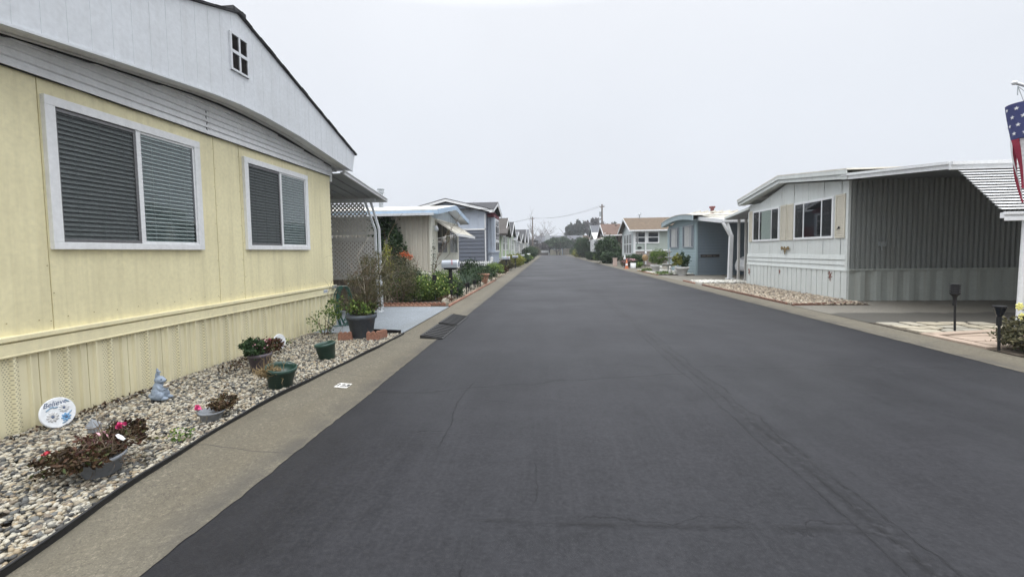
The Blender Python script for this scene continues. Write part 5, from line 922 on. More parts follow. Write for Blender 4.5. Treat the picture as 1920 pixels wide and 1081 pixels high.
mb = MB(); mb.lathe([(.1, .42), (.42, .56), (.45, .60), (.40, .60), (.1, .52)], 20, (7.35, 26.6, .05)); mb.lathe([(.06, .52), (.05, .92), (.26, 1.0), (.28, 1.04), (.06, 1.0)], 16, (7.35, 26.6, .05)); mb.lathe([(.04, 1.0), (.04, 1.25), (.17, 1.32), (.18, 1.35), (.04, 1.33)], 16, (7.35, 26.6, .05)); mb.build('bowl', stone, o)
mb = MB(); mb.lathe([(.04, 1.3), (.06, 1.42), (.02, 1.5), (.0, 1.56)], 10, (7.35, 26.6, .05)); mb.build('finial', stone, o)
for k, (x, y) in enumerate(((6.75, 26.2), (7.15, 25.7), (7.5, 25.8))):
    mb = MB(); mb.ell((x, y, .22), (.11, .09, .18), 10); mb.ell((x, y, .46), (.08, .08, .10), 10); mb.ell((x+.09, y-.02, .13), (.09, .07, .07), 10)
    ob = mb.build('garden_statue', plain('white statue', (.62, .61, .58), .8)); rm = ob.modifiers.new('r', 'REMESH'); rm.mode = 'VOXEL'; rm.voxel_size = .02
    tag(ob, ['small white garden figure left of the fountain foot', 'white garden figure just before the fountain', 'white garden figure between fountain and planter'][k], 'statue', 'small garden figures')
shrub('green grassy patch among the white stones', 6.75, 25.9, .5, .2, M['lv_mid'], 104, 1200, .03, stems=False, clump=.4)
shrub('second grassy patch farther among the white stones', 6.7, 29.3, .45, .22, M['lv_mid'], 105, 900, .03, stems=False, clump=.4)
o = empty('garden_lantern', (6.95, 31.3, .05), 'round orange and brass garden ornament on a stake', 'ornament'); mb = MB(); mb.tube([(6.95, 31.3, .05), (6.95, 31.3, .8)], .015, 6); mb.build('stake', M['black'], o); mb = MB(); mb.ell((6.95, 31.3, .95), (.22, .1, .24), 14); mb.build('disc', plain('rusty brass', (.30, .20, .10), .5, .3), o)
mb = MB(); mb.ell((7.0, 31.3, 1.3), (.08, .08, .09), 12); mb.build('globe', M['trim'], o)
# cone and objects by the round bush
o = empty('traffic_cone', (6.25, 34.6, .05), 'orange and white traffic cone beside the round bushes', 'traffic cone'); mb = MB(); mb.box(6.07, 6.43, 34.42, 34.78, .04, .07); mb.lathe([(.14, .02), (.10, .25)], 16, (6.25, 34.6, .05)); mb.lathe([(.08, .42), (.035, .72), (0, .72)], 16, (6.25, 34.6, .05)); mb.build('cone_body', plain('faded orange plastic', (.50, .15, .06), .6), o)
mb = MB(); mb.lathe([(.102, .25), (.078, .42)], 16, (6.25, 34.6, .05)); mb.build('white_band', M['trim'], o)
o = pot('planter', (6.95, 35.6, .05), [(.2, 0), (.24, .42), (.22, .42), (0, .38)], M['trim'], 'white tub with pink and white flowers by the traffic cone', 'planter'); leaves('plant', M['lv_dark'], o, [(6.95, 35.6, .6, .3, .25, .2)], 700, .04, 110); leaves('flower', M['ppink'], o, [(6.95, 35.5, .68, .3, .2, .14)], 120, .035, 111)
o = shrub('pink flowering low shrub between the cone and the white tub', 6.6, 36.4, .5, .75, M['lv_red'], 112, 1800, .04); leaves('flower', M['ppink'], o, [(6.6, 36.2, .62, .45, .3, .25)], 160, .035, 113)
mb = MB(); mb.ell((6.55, 37.2, .72), (.10, .08, .26), 12); mb.ell((6.55, 37.2, 1.02), (.07, .07, .09), 12); mb.box(6.42, 6.68, 37.08, 37.32, .05, .5); tag(mb.build('garden_statue', M['trim']), 'white statue on a block behind the traffic cone', 'statue')
mb = MB(); mb.box(6.0, 6.35, 39.9, 40.2, .05, .75); mb.box(5.97, 6.38, 39.87, 40.23, .75, .8); tag(mb.build('utility_box', plain('pinkish beige box', (.5, .38, .33), .8), bevel=.02), 'pinkish beige box at the edge of the big round bush', 'box')
# white car nose behind the pale grey home
o = empty('parked_car', (11.2, 22.9, .05), 'white car parked in the blue home carport, mostly hidden', 'car'); mb = MB()
mb.prism([(10.0, .35), (9.95, .62), (10.05, .95), (10.5, 1.15), (11.4, 1.50), (13.4, 1.52), (14.2, 1.1), (14.35, .4)], 'y', 22.1, 23.8); mb.build('body', paint('white car paint', (.65, .66, .67), .25, .05), o, bevel=.09)
mb = MB(); mb.prism([(10.75, 1.2), (11.45, 1.46), (13.3, 1.48), (13.9, 1.12)], 'y', 22.08, 23.82); mb.build('window', M['darkglass'], o)
for xx in (10.8, 13.4):
    for yy in (22.12, 23.78): mb = MB(); mb.tube([(xx, yy-.11, .37), (xx, yy+.11, .37)], .32, 20); w = mb.build('wheel', M['blackrub'], o); mb = MB(); mb.tube([(xx, yy-.115, .37), (xx, yy+.115, .37)], .19, 14); mb.build('rim', M['galv'], w)
o = empty('parked_car', (-7.2, 24.8, .05), 'dark car parked behind the garden, before the slate blue wall', 'car'); mb = MB(); mb.prism([(-9.3, .35), (-9.2, .9), (-8.4, 1.42), (-6.8, 1.42), (-6.0, .98), (-5.1, .85), (-5.0, .4)], 'y', 24.0, 25.6); mb.build('body', plain('dark car paint', (.05, .045, .055), .25), o, bevel=.08)
mb = MB(); mb.prism([(-9.05, .95), (-8.35, 1.36), (-6.85, 1.36), (-6.15, .98)], 'y', 23.98, 25.62); mb.build('window', M['silver'], o)
for xx in (-8.4, -5.8): mb = MB(); mb.tube([(xx, 23.98, .37), (xx, 24.2, .37)], .32, 18); mb.build('wheel', M['blackrub'], o)
# ================================================================== near garden on the left
def text(name, s, size, mat, parent, Mx, ext=.0015, shear=0., bold=0.):
    cu = bpy.data.curves.new(name, 'FONT'); cu.body = s; cu.size = size; cu.extrude = ext; cu.align_x = 'CENTER'; cu.align_y = 'CENTER'; cu.shear = shear; cu.offset = bold
    t = bpy.data.objects.new(name+'_c', cu); COL.objects.link(t); dg = bpy.context.evaluated_depsgraph_get(); me = bpy.data.meshes.new_from_object(t.evaluated_get(dg)); bpy.data.objects.remove(t)
    off = Vector((0, 0, 0)); p = parent
    while p is not None: off += p.location; p = p.parent
    me.transform(Matrix.Translation(-off) @ Mx); me.materials.clear(); me.materials.append(mat); me.name = name
    o = bpy.data.objects.new(name, me); COL.objects.link(o); o.parent = parent; return o
# edging strip
def EX(y): return float(np.interp(y, [-3, 0, 1.7, 2.5, 3.1, 3.9, 5.0, 6.3, 7.7], [-2.5, -2.5, -2.58, -2.73, -2.81, -2.86, -2.80, -2.70, -2.66]))
mb = MB(); pts = []
y = -3
while y <= 7.63: pts.append(Vector((EX(y)+.006*math.sin(y*7), y, .066+.006*math.sin(y*3.3)))); y += .18
for a, b in zip(pts, pts[1:]): mb.bar(a-Vector((0, .003, 0)), b+Vector((0, .003, 0)), .010, .045)
mb.tube([p+Vector((0, 0, .018)) for p in pts], .0085, 8)
mb.bar((-2.72, 7.62, .08), (-3.3, 7.68, .09), .015, .08); mb.tube([(-2.72, 7.62, .115), (-3.3, 7.68, .125)], .014, 8)
tag(mb.build('plastic_edging', M['edging']), 'black plastic edging strip between the pebbles and the concrete gutter', 'garden edging')
# house number painted on the gutter
Mt = Matrix.Translation((-2.385, 4.71, .0265)) @ Matrix.Rotation(.028, 4, 'Y').inverted() @ Matrix.Rotation(math.radians(88), 4, 'Z')
mb = MB(Matrix.Translation((-2.385, 4.70, .0235)) @ Matrix.Rotation(math.atan2(-.023, .2), 4, 'Y').inverted()) if False else MB()
def gz(x): 
    xs = [(-2.62, .045), (-2.45, .022), (-2.12, .006)]
    for (a, za), (b, zb) in zip(xs, xs[1:]):
        if a <= x <= b: return za+(zb-za)*(x-a)/(b-a)
    return .03
sl = (gz(-2.29)-gz(-2.48))/.19; ang = -math.atan(sl)
Mt = Matrix.Translation((-2.385, 4.70, gz(-2.385)+.006)) @ Matrix.Rotation(ang, 4, 'Y')
mb = MB(Mt); mb.box(-.075, .075, -.075, .075, -.004, 0); g = G('worn white road paint', .8); n_ = g.noise(60, 5); g.col(g.mix(g.mr(n_, .5, .62), (.74, .73, .70), (.33, .31, .26))); o = mb.build('number_plate', g.mat); tag(o, 'white painted house number square 123 on the gutter concrete', 'number sign')
text('digits', '123', .105, M['black'], o, Mt @ Matrix.Translation((0, 0, .001)) @ Matrix.Rotation(math.radians(-3), 4, 'Z'), .0008, 0, .004)
# round plaque "Believe"
def disc(Mx, r, th, name, mat, label, seg=48):
    mb = MB(Mx); mb.lathe([(0, 0), (r*.96, 0), (r, th*.3), (r, th*.75), (r*.97, th), (r*.93, th*.97), (0, th*.95)], seg); o = mb.build(name, mat); return tag(o, label, 'plaque')
Mp = Matrix.Translation((-4.30, 3.32, .195)) @ Matrix.Rotation(math.radians(-4), 4, 'Z') @ Matrix.Rotation(math.radians(76), 4, 'Y') @ Matrix.Rotation(math.radians(90), 4, 'Z') @ Matrix.Scale(.80, 4)
o = disc(Mp, .165, .025, 'round_plaque', M['plaqueM'], 'round white plaque with blue flowers and the word Believe, leaning on the skirting')
text('lettering', 'Believe', .075, M['inkblue'], o, Mp @ Matrix.Translation((-.015, .105, .026)), .001, .35)
def petals(c, r, n, mat, z=.026, nm='flower_relief'):
    mb = MB(Mp)
    for k in range(n):
        t = 2*math.pi*k/n; mb.ell((c[0]+r*.6*math.cos(t), c[1]+r*.6*math.sin(t), z), (r*.42, r*.24, .006), 10, 0, Matrix.Rotation(t, 3, 'Z'))
    mb.build(nm, mat, o); mb = MB(Mp); mb.ell((c[0], c[1], z+.003), (r*.25, r*.25, .008), 10); mb.build('flower_centre', M['inkblue'], o)
petals((-.06, -.03), .058, 10, plain('grey white petals', (.55, .55, .55), .7)); petals((.055, .035), .05, 10, plain('grey petals', (.60, .61, .62), .7)); petals((.055, -.07), .048, 8, M['blueP'])
mb = MB(Mp)
for (x, y, a) in ((-.085, .055, .5), (-.05, .07, .2), (-.015, .06, -.1), (.10, .10, -.8), (.03, -.12, .2), (.10, -.03, .6)): mb.ell((x, y, .026), (.026, .009, .004), 8, 0, Matrix.Rotation(a, 3, 'Z'))
mb.build('leaf_relief', plain('blue grey leaves', (.22, .32, .42), .7), o)
Mp2 = Matrix.Translation((-4.02, 6.0, .25)) @ Matrix.Rotation(math.radians(-12), 4, 'Z') @ Matrix.Rotation(math.radians(84), 4, 'Y') @ Matrix.Rotation(math.radians(90), 4, 'Z')
o = disc(Mp2, .115, .02, 'round_plaque', M['plaqueM'], 'small round white plaque with faint relief behind the azalea pot'); mb = MB(Mp2)
for k in range(9): t = k*.7; mb.ell((.06*math.cos(t)*(.4+.07*k), .06*math.sin(t)*(.4+.07*k), .02), (.02, .007, .004), 8, 0, Matrix.Rotation(t, 3, 'Z'))
mb.build('relief', plain('grey relief', (.36, .40, .46), .7), o)
# rabbit statue
def rabbit(loc, ang, s=1.):
    R = Matrix.Translation(loc) @ Matrix.Rotation(ang, 4, 'Z') @ Matrix.Scale(s, 4); e = lambda mb, c, r, a=0, ax='Y': mb.ell(c, r, 16, 0, Matrix.Rotation(a, 3, ax))
    root = empty('rabbit_statue', loc, 'blue grey plaster rabbit statue holding flowers, standing by the skirting', 'statue')
    mb = MB(R)
    e(mb, (0, 0, .085), (.085, .075, .095)); e(mb, (.0, 0, .15), (.062, .058, .075)); e(mb, (-.01, 0, .045), (.09, .08, .05)); e(mb, (.07, .045, .022), (.06, .026, .024)); e(mb, (.07, -.045, .022), (.06, .026, .024))
    e(mb, (.03, .055, .06), (.055, .035, .055), .2); e(mb, (.03, -.055, .06), (.055, .035, .055), .2)
    e(mb, (.015, 0, .245), (.058, .048, .048)); e(mb, (.055, 0, .235), (.034, .034, .028)); e(mb, (.045, .022, .228), (.02, .018, .018)); e(mb, (.045, -.022, .228), (.02, .018, .018)); e(mb, (.0, 0, .20), (.042, .042, .04))
    e(mb, (-.015, .024, .325), (.018, .012, .062), -.15); e(mb, (-.02, .024, .30), (.016, .012, .03)); e(mb, (.0, -.026, .315), (.015, .012, .048), .25); e(mb, (.03, -.03, .352), (.028, .012, .012), .35)
    e(mb, (.035, .045, .145), (.02, .018, .05), -.7); e(mb, (.035, -.045, .145), (.02, .018, .05), -.7); e(mb, (.07, .02, .13), (.022, .016, .016)); e(mb, (.07, -.02, .13), (.022, .016, .016)); e(mb, (-.09, 0, .05), (.03, .03, .03))
    b = mb.build('body', M['bunny'], root); rm = b.modifiers.new('r', 'REMESH'); rm.mode = 'VOXEL'; rm.voxel_size = .0045*s; rm.use_smooth_shade = True; sm = b.modifiers.new('s', 'SMOOTH'); sm.iterations = 3; sm.factor = .5
    mb = MB(R); mb.ell((.052, .032, .255), (.008, .006, .008), 10); mb.ell((.052, -.032, .255), (.008, .006, .008), 10); mb.ell((.088, 0, .24), (.006, .008, .005), 8); mb.build('eye', M['black'], root)
    mb = MB(R)
    for k in range(7): t = k*.9; mb.ell((.085+.012*math.cos(t), .03*math.sin(t), .165+.02*math.cos(t*1.3)), (.014, .014, .012), 8)
    mb.build('bouquet', plain('cream flower bouquet', (.66, .60, .50), .8), root)
    mb = MB(R)
    for k in range(5): mb.ell((.095+.004*math.cos(k), .026*math.sin(k*1.7), .168+.018*math.cos(k*2.1)), (.006, .006, .005), 6)
    mb.build('bouquet_centre', plain('rust centres', (.35, .15, .08), .8), root); return root
rabbit((-3.98, 3.98, .085), math.radians(12), .84)
# pots
def bowl_planter(loc, label, sx, sy, h, mat, rz, tilt):
    return pot('planter_bowl', loc, [(0, .004), (.62, .0), (.72, .01), (.93, h*.8), (1.0, h*.82), (1.03, h), (.95, h), (.90, h*.8), (0, h*.7)], mat, label, 'planter', tilt, None, None, sx, sy, rz, 36)
o = bowl_planter((-3.05, 2.60, .075), 'grey oval bowl planter overflowing with wilted azaleas, nearest the camera', .135, .12, .13, M['greypot'], math.radians(70), (.05, -.05))
leaves('plant', M['lv_brown'], o, [(-3.10, 2.48, .23, .20, .14, .06), (-3.05, 2.78, .27, .12, .12, .09), (-3.30, 2.50, .17, .16, .12, .06)], 3000, .017, 201, .5, .22, 80); leaves('plant', M['lv_red'], o, [(-3.08, 2.66, .24, .22, .20, .08)], 380, .018, 202, .5, .2, 40)
twigs('stem', M['stem'], o, (-3.07, 2.64, .14), 26, .36, 2.2, .0045, 203, 1, 4, .2); leaves('flower', M['pink'], o, [(-3.03, 2.72, .355, .02, .022, .018)], 34, .014, 204, .7, .5, 5); leaves('flower', M['redp'], o, [(-3.36, 2.52, .24, .016, .016, .012)], 22, .012, 206, .7, .5, 4); leaves('flower', M['ppink'], o, [(-3.08, 2.66, .33, .12, .12, .04)], 12, .018, 205, .7, .4, 8)
mb = MB(Matrix.Translation((-2.95, 2.64, .31)) @ Matrix.Rotation(.6, 4, 'Y')); mb.prism([(-.03, -.01), (.0, -.018), (.035, -.008), (.03, .012), (0, .016), (-.03, .01)], 'z', 0, .003); mb.build('plant_tag', M['plaqueM'], o)
o = empty('solar_lantern', (-3.72, 3.12, .07), 'small grey house shaped garden lantern on a stake behind the near bowl planter', 'ornament'); mb = MB(Matrix.Translation((-3.62, 3.04, .21)) @ Matrix.Rotation(.2, 4, 'X') @ Matrix.Scale(.75, 4)); mb.prism([(-.045, -.06), (.045, -.06), (.04, 0), (-.04, 0)], 'y', -.035, .035); mb.build('lantern', M['greypot'], o)
mb = MB(Matrix.Translation((-3.62, 3.04, .21)) @ Matrix.Rotation(.2, 4, 'X') @ Matrix.Scale(.75, 4)); mb.add([(-.055, -.05, 0), (.055, -.05, 0), (.055, .05, 0), (-.055, .05, 0), (0, 0, .085)], [(0, 1, 2, 3), (0, 1, 4), (1, 2, 4), (2, 3, 4), (3, 0, 4)]); mb.build('roof', M['greypot'], o); mb = MB(); mb.tube([(-3.62, 3.04, .04), (-3.62, 3.04, .2)], .01, 6); mb.build('stake', M['black'], o)
o = bowl_planter((-3.03, 3.52, .075), 'small grey scalloped bowl with a half dead azalea and one pink bloom', .11, .085, .09, M['greypot'], math.radians(75), (.1, .05))
leaves('plant', M['lv_brown'], o, [(-2.98, 3.62, .21, .09, .12, .06)], 1100, .014, 211, .5, .25, 40); twigs('stem', M['dry'], o, (-2.98, 3.58, .14), 16, .18, 1.4, .003, 212, 1, 4, .25); leaves('flower', M['pink'], o, [(-3.08, 3.44, .22, .018, .018, .014)], 45, .014, 213, .7, .5, 5)
BP = [(.0, .004), (.72, 0), (.76, .02), (.97, .82), (1.04, .83), (1.05, 1.0), (.98, 1.0), (.94, .84), (.90, .6), (0, .58)]
def bucket(loc, r, h, mat, label, rz=0, tilt=None, pr=BP): return pot('plant_pot', loc, [(a*r, b*h) for a, b in pr], mat, label, 'plant pot', tilt, None, None, 1, 1, rz)
o = bucket((-3.68, 5.1, .06), .135, .24, M['purplepot'], 'purple grey pot with a dark leafy azalea and pale blossoms, by the small plaque')
leaves('plant', M['lv_dark'], o, [(-3.72, 5.02, .38, .13, .15, .11)], 1500, .02, 221, .6, .25, 50); leaves('plant', M['lv_red'], o, [(-3.64, 5.28, .36, .12, .14, .1)], 900, .018, 222, .6, .25, 40); leaves('flower', M['ppink'], o, [(-3.66, 5.1, .42, .14, .16, .07)], 60, .016, 223, .7, .3, 14); leaves('flower', M['pink'], o, [(-3.62, 5.22, .44, .02, .02, .02)], 20, .016, 224, .7, .4, 3); twigs('stem', M['stem'], o, (-3.68, 5.1, .2), 10, .3, 1.2, .004, 225, 1, 4, .2)
o = bucket((-3.02, 4.50, .06), .155, .245, M['greenpot'], 'dark green bucket pot with dry straw coloured stems, leaning toward the curb', .4, (.12, .10))
twigs('dry_stems', M['dry'], o, (-3.08, 4.42, .2), 34, .24, 2.2, .006, 231, 1, 4, .35); leaves('dry_leaves', M['dry'], o, [(-3.08, 4.40, .26, .10, .11, .05)], 520, .022, 232, .3, .3, 20); 
mb = MB(); mb.tube([(-3.02+.16*math.cos(t)*1.0, 4.5+.17*math.sin(t), .30+.06*math.cos(t+1)) for t in [math.pi*k/14-.4 for k in range(15)]], .003, 5); mb.build('handle', M['galv'], o)
o = bucket((-3.13, 5.75, .06), .135, .235, M['greenpot'], 'empty dark green pot standing alone on the pebbles', .2, (.03, -.14))
# big planter with scalloped blocks
o = pot('planter', (-3.30, 7.26, .06), [(0, .004), (.17, 0), (.18, .01), (.235, .34), (.26, .35), (.265, .42), (.235, .42), (.225, .34), (0, .33)], M['slate'], 'large slate blue planter with a straggly shrub at the end of the pebble bed', 'planter')
leaves('plant', M['lv_olive'], o, [(-3.28, 7.28, .66, .30, .3, .20), (-3.22, 7.4, .95, .42, .35, .34), (-3.10, 7.5, 1.28, .32, .3, .28)], 7000, .017, 241, .4, .22, 130); leaves('plant', M['lv_mid'], o, [(-3.3, 7.2, .62, .28, .25, .14)], 900, .022, 247, .5, .3, 40); leaves('plant', M['lv_mid'], o, [(-3.75, 7.2, .60, .16, .2, .2)], 420, .022, 242, .5, .2, 40)
twigs('stem', M['stem'], o, (-3.28, 7.28, .36), 18, 1.05, .9, .007, 243, 2, 4, .22); twigs('stem', M['palestem'], o, (-3.25, 7.3, .36), 3, 1.2, .3, .008, 244, 1, 5, .10, (.1, .1, 0)); twigs('stem', M['stem'], o, (-3.3, 7.25, .4), 4, .7, 1.6, .004, 245, 1, 4, .3, (1.0, 0, 0))
leaves('plant', M['lv_olive'], o, [(-3.35, 8.0, 1.0, .35, .4, .5)], 1500, .016, 246, .35, .25, 60)
for (x, y, a, lab) in ((-3.48, 6.98, .2, 'red scalloped edging block left of the slate planter'), (-3.00, 7.02, .35, 'red scalloped edging block right of the slate planter'), (-2.90, 7.16, 1.3, 'second red scalloped block behind the right one')):
    mb = MB(Matrix.Translation((x, y, .055)) @ Matrix.Rotation(a, 4, 'Z')); top = []
    for k in range(3):
        for t in range(7): th = math.pi*(1-t/6); top.append((-.10+.075*k+.03+.034*math.cos(th), .13+.03*math.sin(th)))
    mb.prism([(-.11, 0), (.13, 0)]+top[::-1], 'y', -.03, .03); tag(mb.build('edging_block', M['brick'], bevel=.005), lab, 'edging block', 'scalloped blocks round the planter')
# garden hose on its hanger
o = empty('garden_hose', (-4.38, 8.2, .06), 'coiled green garden hose hanging at the corner of the yellow home', 'garden hose'); mb = MB(); rr = random.Random(3)
for k in range(7):
    w = .10+.012*k; hgt = .36+.03*(k % 4)+(.1 if k == 5 else 0); xo = -4.42+.022*(k % 3); zc_ = .88; pts = []
    for i in range(33):
        t = 2*math.pi*i/32; q_ = w*math.sin(t)*(1.0+.2*math.cos(t)); pts.append((xo+.17+.85*q_+.01*math.sin(t*2+k), 8.50+.5*q_+.012*(k % 3), zc_-hgt+hgt*math.cos(t)+.0))
    mb.tube(pts, .011, 8, cap=False)
mb.tube([(-4.4, 8.2, .35), (-4.36, 8.1, .18), (-4.30, 8.2, .09), (-4.2, 8.45, .08), (-4.15, 8.6, .2)], .011, 8); mb.build('coil', M['hose'], o); mb = MB(); mb.box(-4.45, -4.40, 8.44, 8.56, .84, .90); mb.tube([(-4.44, 8.5, .88), (-4.15, 8.5, .88), (-4.12, 8.5, .94)], .012, 6); mb.build('hanger', M['galv'], o)
shrub('small vine with round leaves creeping at the hose', -4.10, 7.45, .26, .55, M['lv_mid'], 251, 330, .02, ry=.3, nc=45, clump=.2)
for i in range(14):
    pass
shrub('small weeds at the foot of the yellow skirting', -4.3, 6.3, .12, .12, M['lv_mid'], 252, 160, .018, z0=.07, ry=.5, stems=False, name='weeds', cat='weeds'); shrub('tiny green weed tuft in the near pebbles', -2.95, 3.1, .1, .09, M['lv_mid'], 253, 90, .014, z0=.08, stems=False, name='weeds', cat='weeds'); shrub('brown leaf litter at the foot of the near skirting', -4.36, 3.7, .08, .05, M['lv_brown'], 254, 190, .016, z0=.07, ry=.7, stems=False, name='leaf_litter', cat='leaf litter')
shrub('scattered dead leaves by the purple grey pot', -4.1, 5.5, .2, .07, M['lv_brown'], 255, 260, .02, z0=.07, ry=.5, stems=False, name='leaf_litter', cat='leaf litter')
# curb ramps
def ramp(x0, x1, y0, y1, label):
    o = empty('curb_ramp', ((x0+x1)/2, (y0+y1)/2, 0), label, 'curb ramp', 'black rubber curb ramps'); mb = MB(); mb.prism([(x0, .07), (x0+.06, .075), (x1, .012), (x1, .003), (x0, .003)], 'y', y0, y1); mb.build('wedge', M['blackrub'], o, bevel=.006)
    mb = MB(); n = 9
    for k in range(n):
        y = y0+.05+(y1-y0-.1)*k/(n-1); mb.bar((x0+.06, y, .078), (x1-.03, y, .024), .03, .012)
    mb.build('tread', M['black'], o)
ramp(-2.30, -1.88, 7.42, 8.62, 'nearer black rubber curb ramp in the gutter'); ramp(-2.32, -1.90, 8.80, 10.0, 'farther black rubber curb ramp in the gutter')
# ================================================================== right foreground
shrub('low leafy bush at the right edge beside the patio', 6.72, 6.45, .36, .48, M['lv_olive'], 301, 4200, .026, nc=90, clump=.2, up=.2); shrub('dark ground cover under the bush at the right edge', 6.9, 6.1, .6, .16, M['lv_dark'], 302, 1200, .025, stems=False)
o = empty('yellow_flower', (8.2, 8.2, .06), 'pale yellow flowers beside the white carport post', 'flower'); twigs('stem', M['lv_mid'], o, (8.28, 8.05, .06), 3, .4, .5, .006, 310, 0); leaves('leaf', M['lv_dark'], o, [(8.35, 8.05, .2, .2, .15, .1)], 200, .04, 311)
for (x, y, z) in ((8.10, 8.0, .48), (8.33, 8.0, .53), (8.15, 8.0, .30)):
    mb = MB(); mb.ell((x, y+.015, z), (.02, .014, .02), 8)
    for k in range(7): t = k*.9; mb.ell((x+.04*math.cos(t), y+.02, z+.04*math.sin(t)), (.035, .012, .022), 8, 0, Matrix.Rotation(-t, 3, 'Y'))
    mb.build('flower', M['yellowfl'], o)
# ornaments on the pale grey home
o = empty('wall_eagle', (8.25, 15.67, 1.35), 'bronze spread winged eagle ornament below the grey home windows', 'wall ornament'); mb = MB(); e = lambda c, r, a: mb.ell(c, r, 12, 0, Matrix.Rotation(a, 3, 'X'))
e((8.25, 15.67, 1.46), (.02, .05, .11), 0); e((8.24, 15.67, 1.565), (.02, .03, .03), 0); e((8.25, 15.53, 1.53), (.015, .12, .045), -.45); e((8.25, 15.81, 1.53), (.015, .12, .045), .45); e((8.25, 15.45, 1.50), (.012, .07, .03), -.9); e((8.25, 15.89, 1.50), (.012, .07, .03), .9); e((8.25, 15.67, 1.36), (.012, .03, .06), 0)
ob = mb.build('body', plain('aged bronze', (.20, .14, .06), .6, .1), o); rm = ob.modifiers.new('r', 'REMESH'); rm.mode = 'VOXEL'; rm.voxel_size = .008
for i, (y, z, lab) in enumerate(((13.25, .70, 'rusty lizard ornament on the skirting under the nearest window'), (15.99, .69, 'small rusty ornament in the middle of the skirting'), (18.3, .58, 'rusty lizard ornament at the far end of the skirting'))):
    mb = MB(); X_ = 8.255; s = 1. if i != 1 else .6; e((X_, y, z), (.012, .028*s, .075*s), .3); e((X_, y+.03*s, z+.10*s), (.012, .025*s, .035*s), 0); mb.tube([(X_, y-.02*s, z-.06*s), (X_, y+.0, z-.12*s), (X_, y-.05*s, z-.15*s)], [.012*s, .009*s, .004*s], 6)
    for (dy, dz) in ((.08, .06), (-.07, .08), (.07, -.06), (-.08, -.03)): mb.tube([(X_, y, z+dz*.6*s), (X_, y+dy*s, z+dz*s), (X_, y+dy*1.1*s, z+dz*s+.03*s)], .008*s, 6)
    tag(mb.build('wall_lizard', plain('rusty iron', (.20, .06, .035), .8)), lab, 'wall ornament', 'rusty ornaments on the grey skirting')
mb = MB(); mb.ell((8.27, 12.95, 2.10), (.02, .035, .03), 8); mb.tube([(8.26, 12.92, 2.10), (8.24, 12.98, 2.04)], .012, 6); tag(mb.build('hose_hook', M['black']), 'small dark hook beside the right hand shutter', 'hook')
# windsock flag
FX, FY = 5.99, 6.0
o = empty('windsock_flag', (FX, FY, 2.1), 'stars and stripes windsock hanging from a white pole at the top right', 'flag')
mb = MB(); r1 = .155; seg = 40; ztop, zbot = 3.30, 2.87
for i in range(9):
    z = ztop+(zbot-ztop)*i/8
vs = []; n = 10
for i in range(n):
    z = ztop+(zbot-ztop)*i/(n-1)
    for k in range(seg): t = 2*math.pi*k/seg; rr_ = r1*(1-.12*i/(n-1))*(1+.03*math.sin(3*t+i*.4)); vs.append((FX+rr_*math.cos(t)+.006*i, FY+rr_*math.sin(t), z+.015*math.cos(t+2.2)))
mb.add(vs, [(i*seg+k, i*seg+(k+1) % seg, (i+1)*seg+(k+1) % seg, (i+1)*seg+k) for i in range(n-1) for k in range(seg)], 0, True); mb.build('blue_band', plain('navy cloth', (.065, .075, .20), .85, var=.1), o, fix=False)
mb = MB()
for row in range(4):
    for k in range(9):
        t = 2*math.pi*(k+.5*(row % 2))/9; z = ztop-.055-.10*row; i_ = (ztop-z)/.048; R_ = r1*(1-.12*i_/9)*(1+.03*math.sin(3*t+i_*.4))+.003; c = Vector((FX+R_*math.cos(t)+.006*i_, FY+R_*math.sin(t), z)); u = Vector((-math.sin(t), math.cos(t), 0)); pts = []
        for j in range(10): a = math.pi/2+j*math.pi/5; q = (.028 if j % 2 == 0 else .011); pts.append(c+u*q*math.cos(a)+Vector((0, 0, q*math.sin(a))))
        mb.add([c+Vector((math.cos(t), math.sin(t), 0))*.001]+pts, [(0, 1+j, 1+(j+1) % 10) for j in range(10)])
mb.build('stars', plain('white star cloth', (.75, .75, .77), .8), o, fix=False)
red = plain('red streamer cloth', (.42, .05, .09), .85, var=.15); wht = plain('white streamer cloth', (.70, .70, .70), .85)
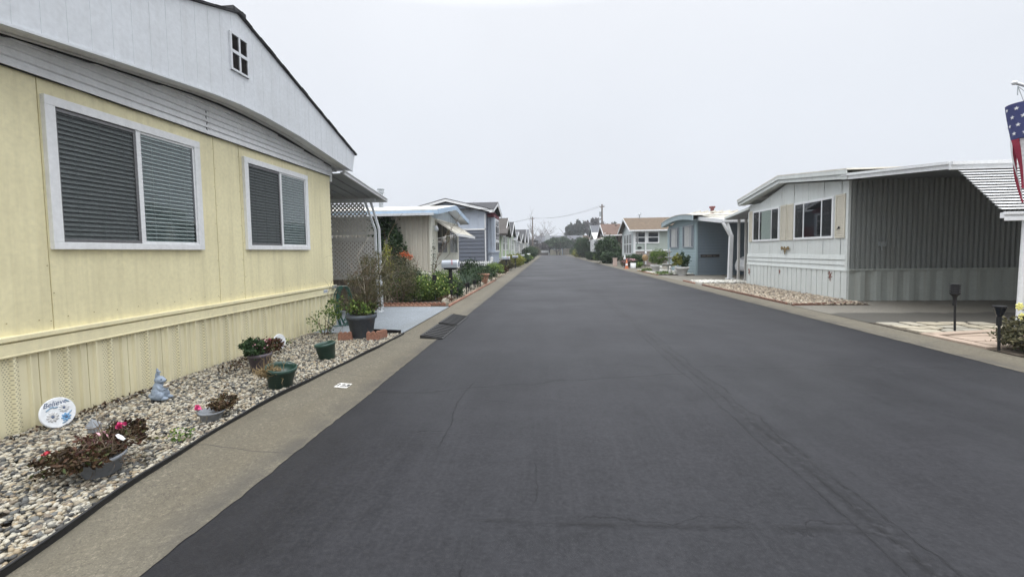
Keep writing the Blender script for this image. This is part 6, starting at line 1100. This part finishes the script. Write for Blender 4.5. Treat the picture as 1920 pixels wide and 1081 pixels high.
for k in range(10):
    t0 = 2*math.pi*k/10; mb = MB(); L = .72+.12*math.sin(k*2.3); vs = []
    for i in range(13):
        s = i/12; z = zbot-L*s
        for w in (-.5, .5): t = t0+w*.66*(1-.25*s); R_ = r1*.88*(1-.35*s)+.012*math.sin(s*5+k*1.7); vs.append((FX+.055+.10*s+R_*math.cos(t)+.012*s*math.sin(k+s*4), FY+R_*math.sin(t)+.02*s, z+.004))
    mb.add(vs, [(2*i, 2*i+1, 2*i+3, 2*i+2) for i in range(12)], 0, True); mb.build('streamer', red if k in (1, 3, 5, 8) else wht, o, fix=False)
mb = MB(); mb.tube([(FX-.08, FY, 3.53), (FX+.0, FY, 3.33)], .003, 5); mb.tube([(FX-.08, FY, 3.53), (FX+.12, FY-.05, 3.31)], .003, 5); mb.tube([(FX-.08, FY, 3.53), (FX-.08, FY, 3.42)], .006, 6)
for k in range(20):
    pass
mb.build('cord', M['galv'], o); mb = MB(); mb.tube([(FX-.12, FY, 3.575), (8.62, 5.42, 2.3)], .018, 10); mb.ell((FX-.12, FY, 3.575), (.035, .028, .028), 10); mb.build('pole', M['trim'], o)
N1 = house('mobile_home', 'unseen cream neighbour home added to block light at the carport and hold the windsock pole', 1, 8.62, -2.5, 5.45, 12, .8, 2.9, 3.6, M['cw'], M['whiteroof'], M['trim'], M['offw'], 'lap', .3, pitch=.2)  # added out of view: keeps light off the carport and mounts the pole
# thin winter air
mb = MB(); mb.box(-400, 400, -65, 400, -1.2, 24); hz = mb.build('haze', None); hz.data.materials.clear(); hm = bpy.data.materials.new('haze'); hm.use_nodes = True; n_ = hm.node_tree.nodes; n_.remove(n_['Principled BSDF']); pv = n_.new('ShaderNodeVolumePrincipled'); pv.inputs['Color'].default_value = (.9, .93, .97, 1); pv.inputs['Density'].default_value = .0008; pv.inputs['Anisotropy'].default_value = .2
hm.node_tree.links.new(pv.outputs[0], n_['Material Output'].inputs['Volume']); hz.data.materials.append(hm); tag(hz, 'thin pale winter haze', 'haze', kind='stuff')
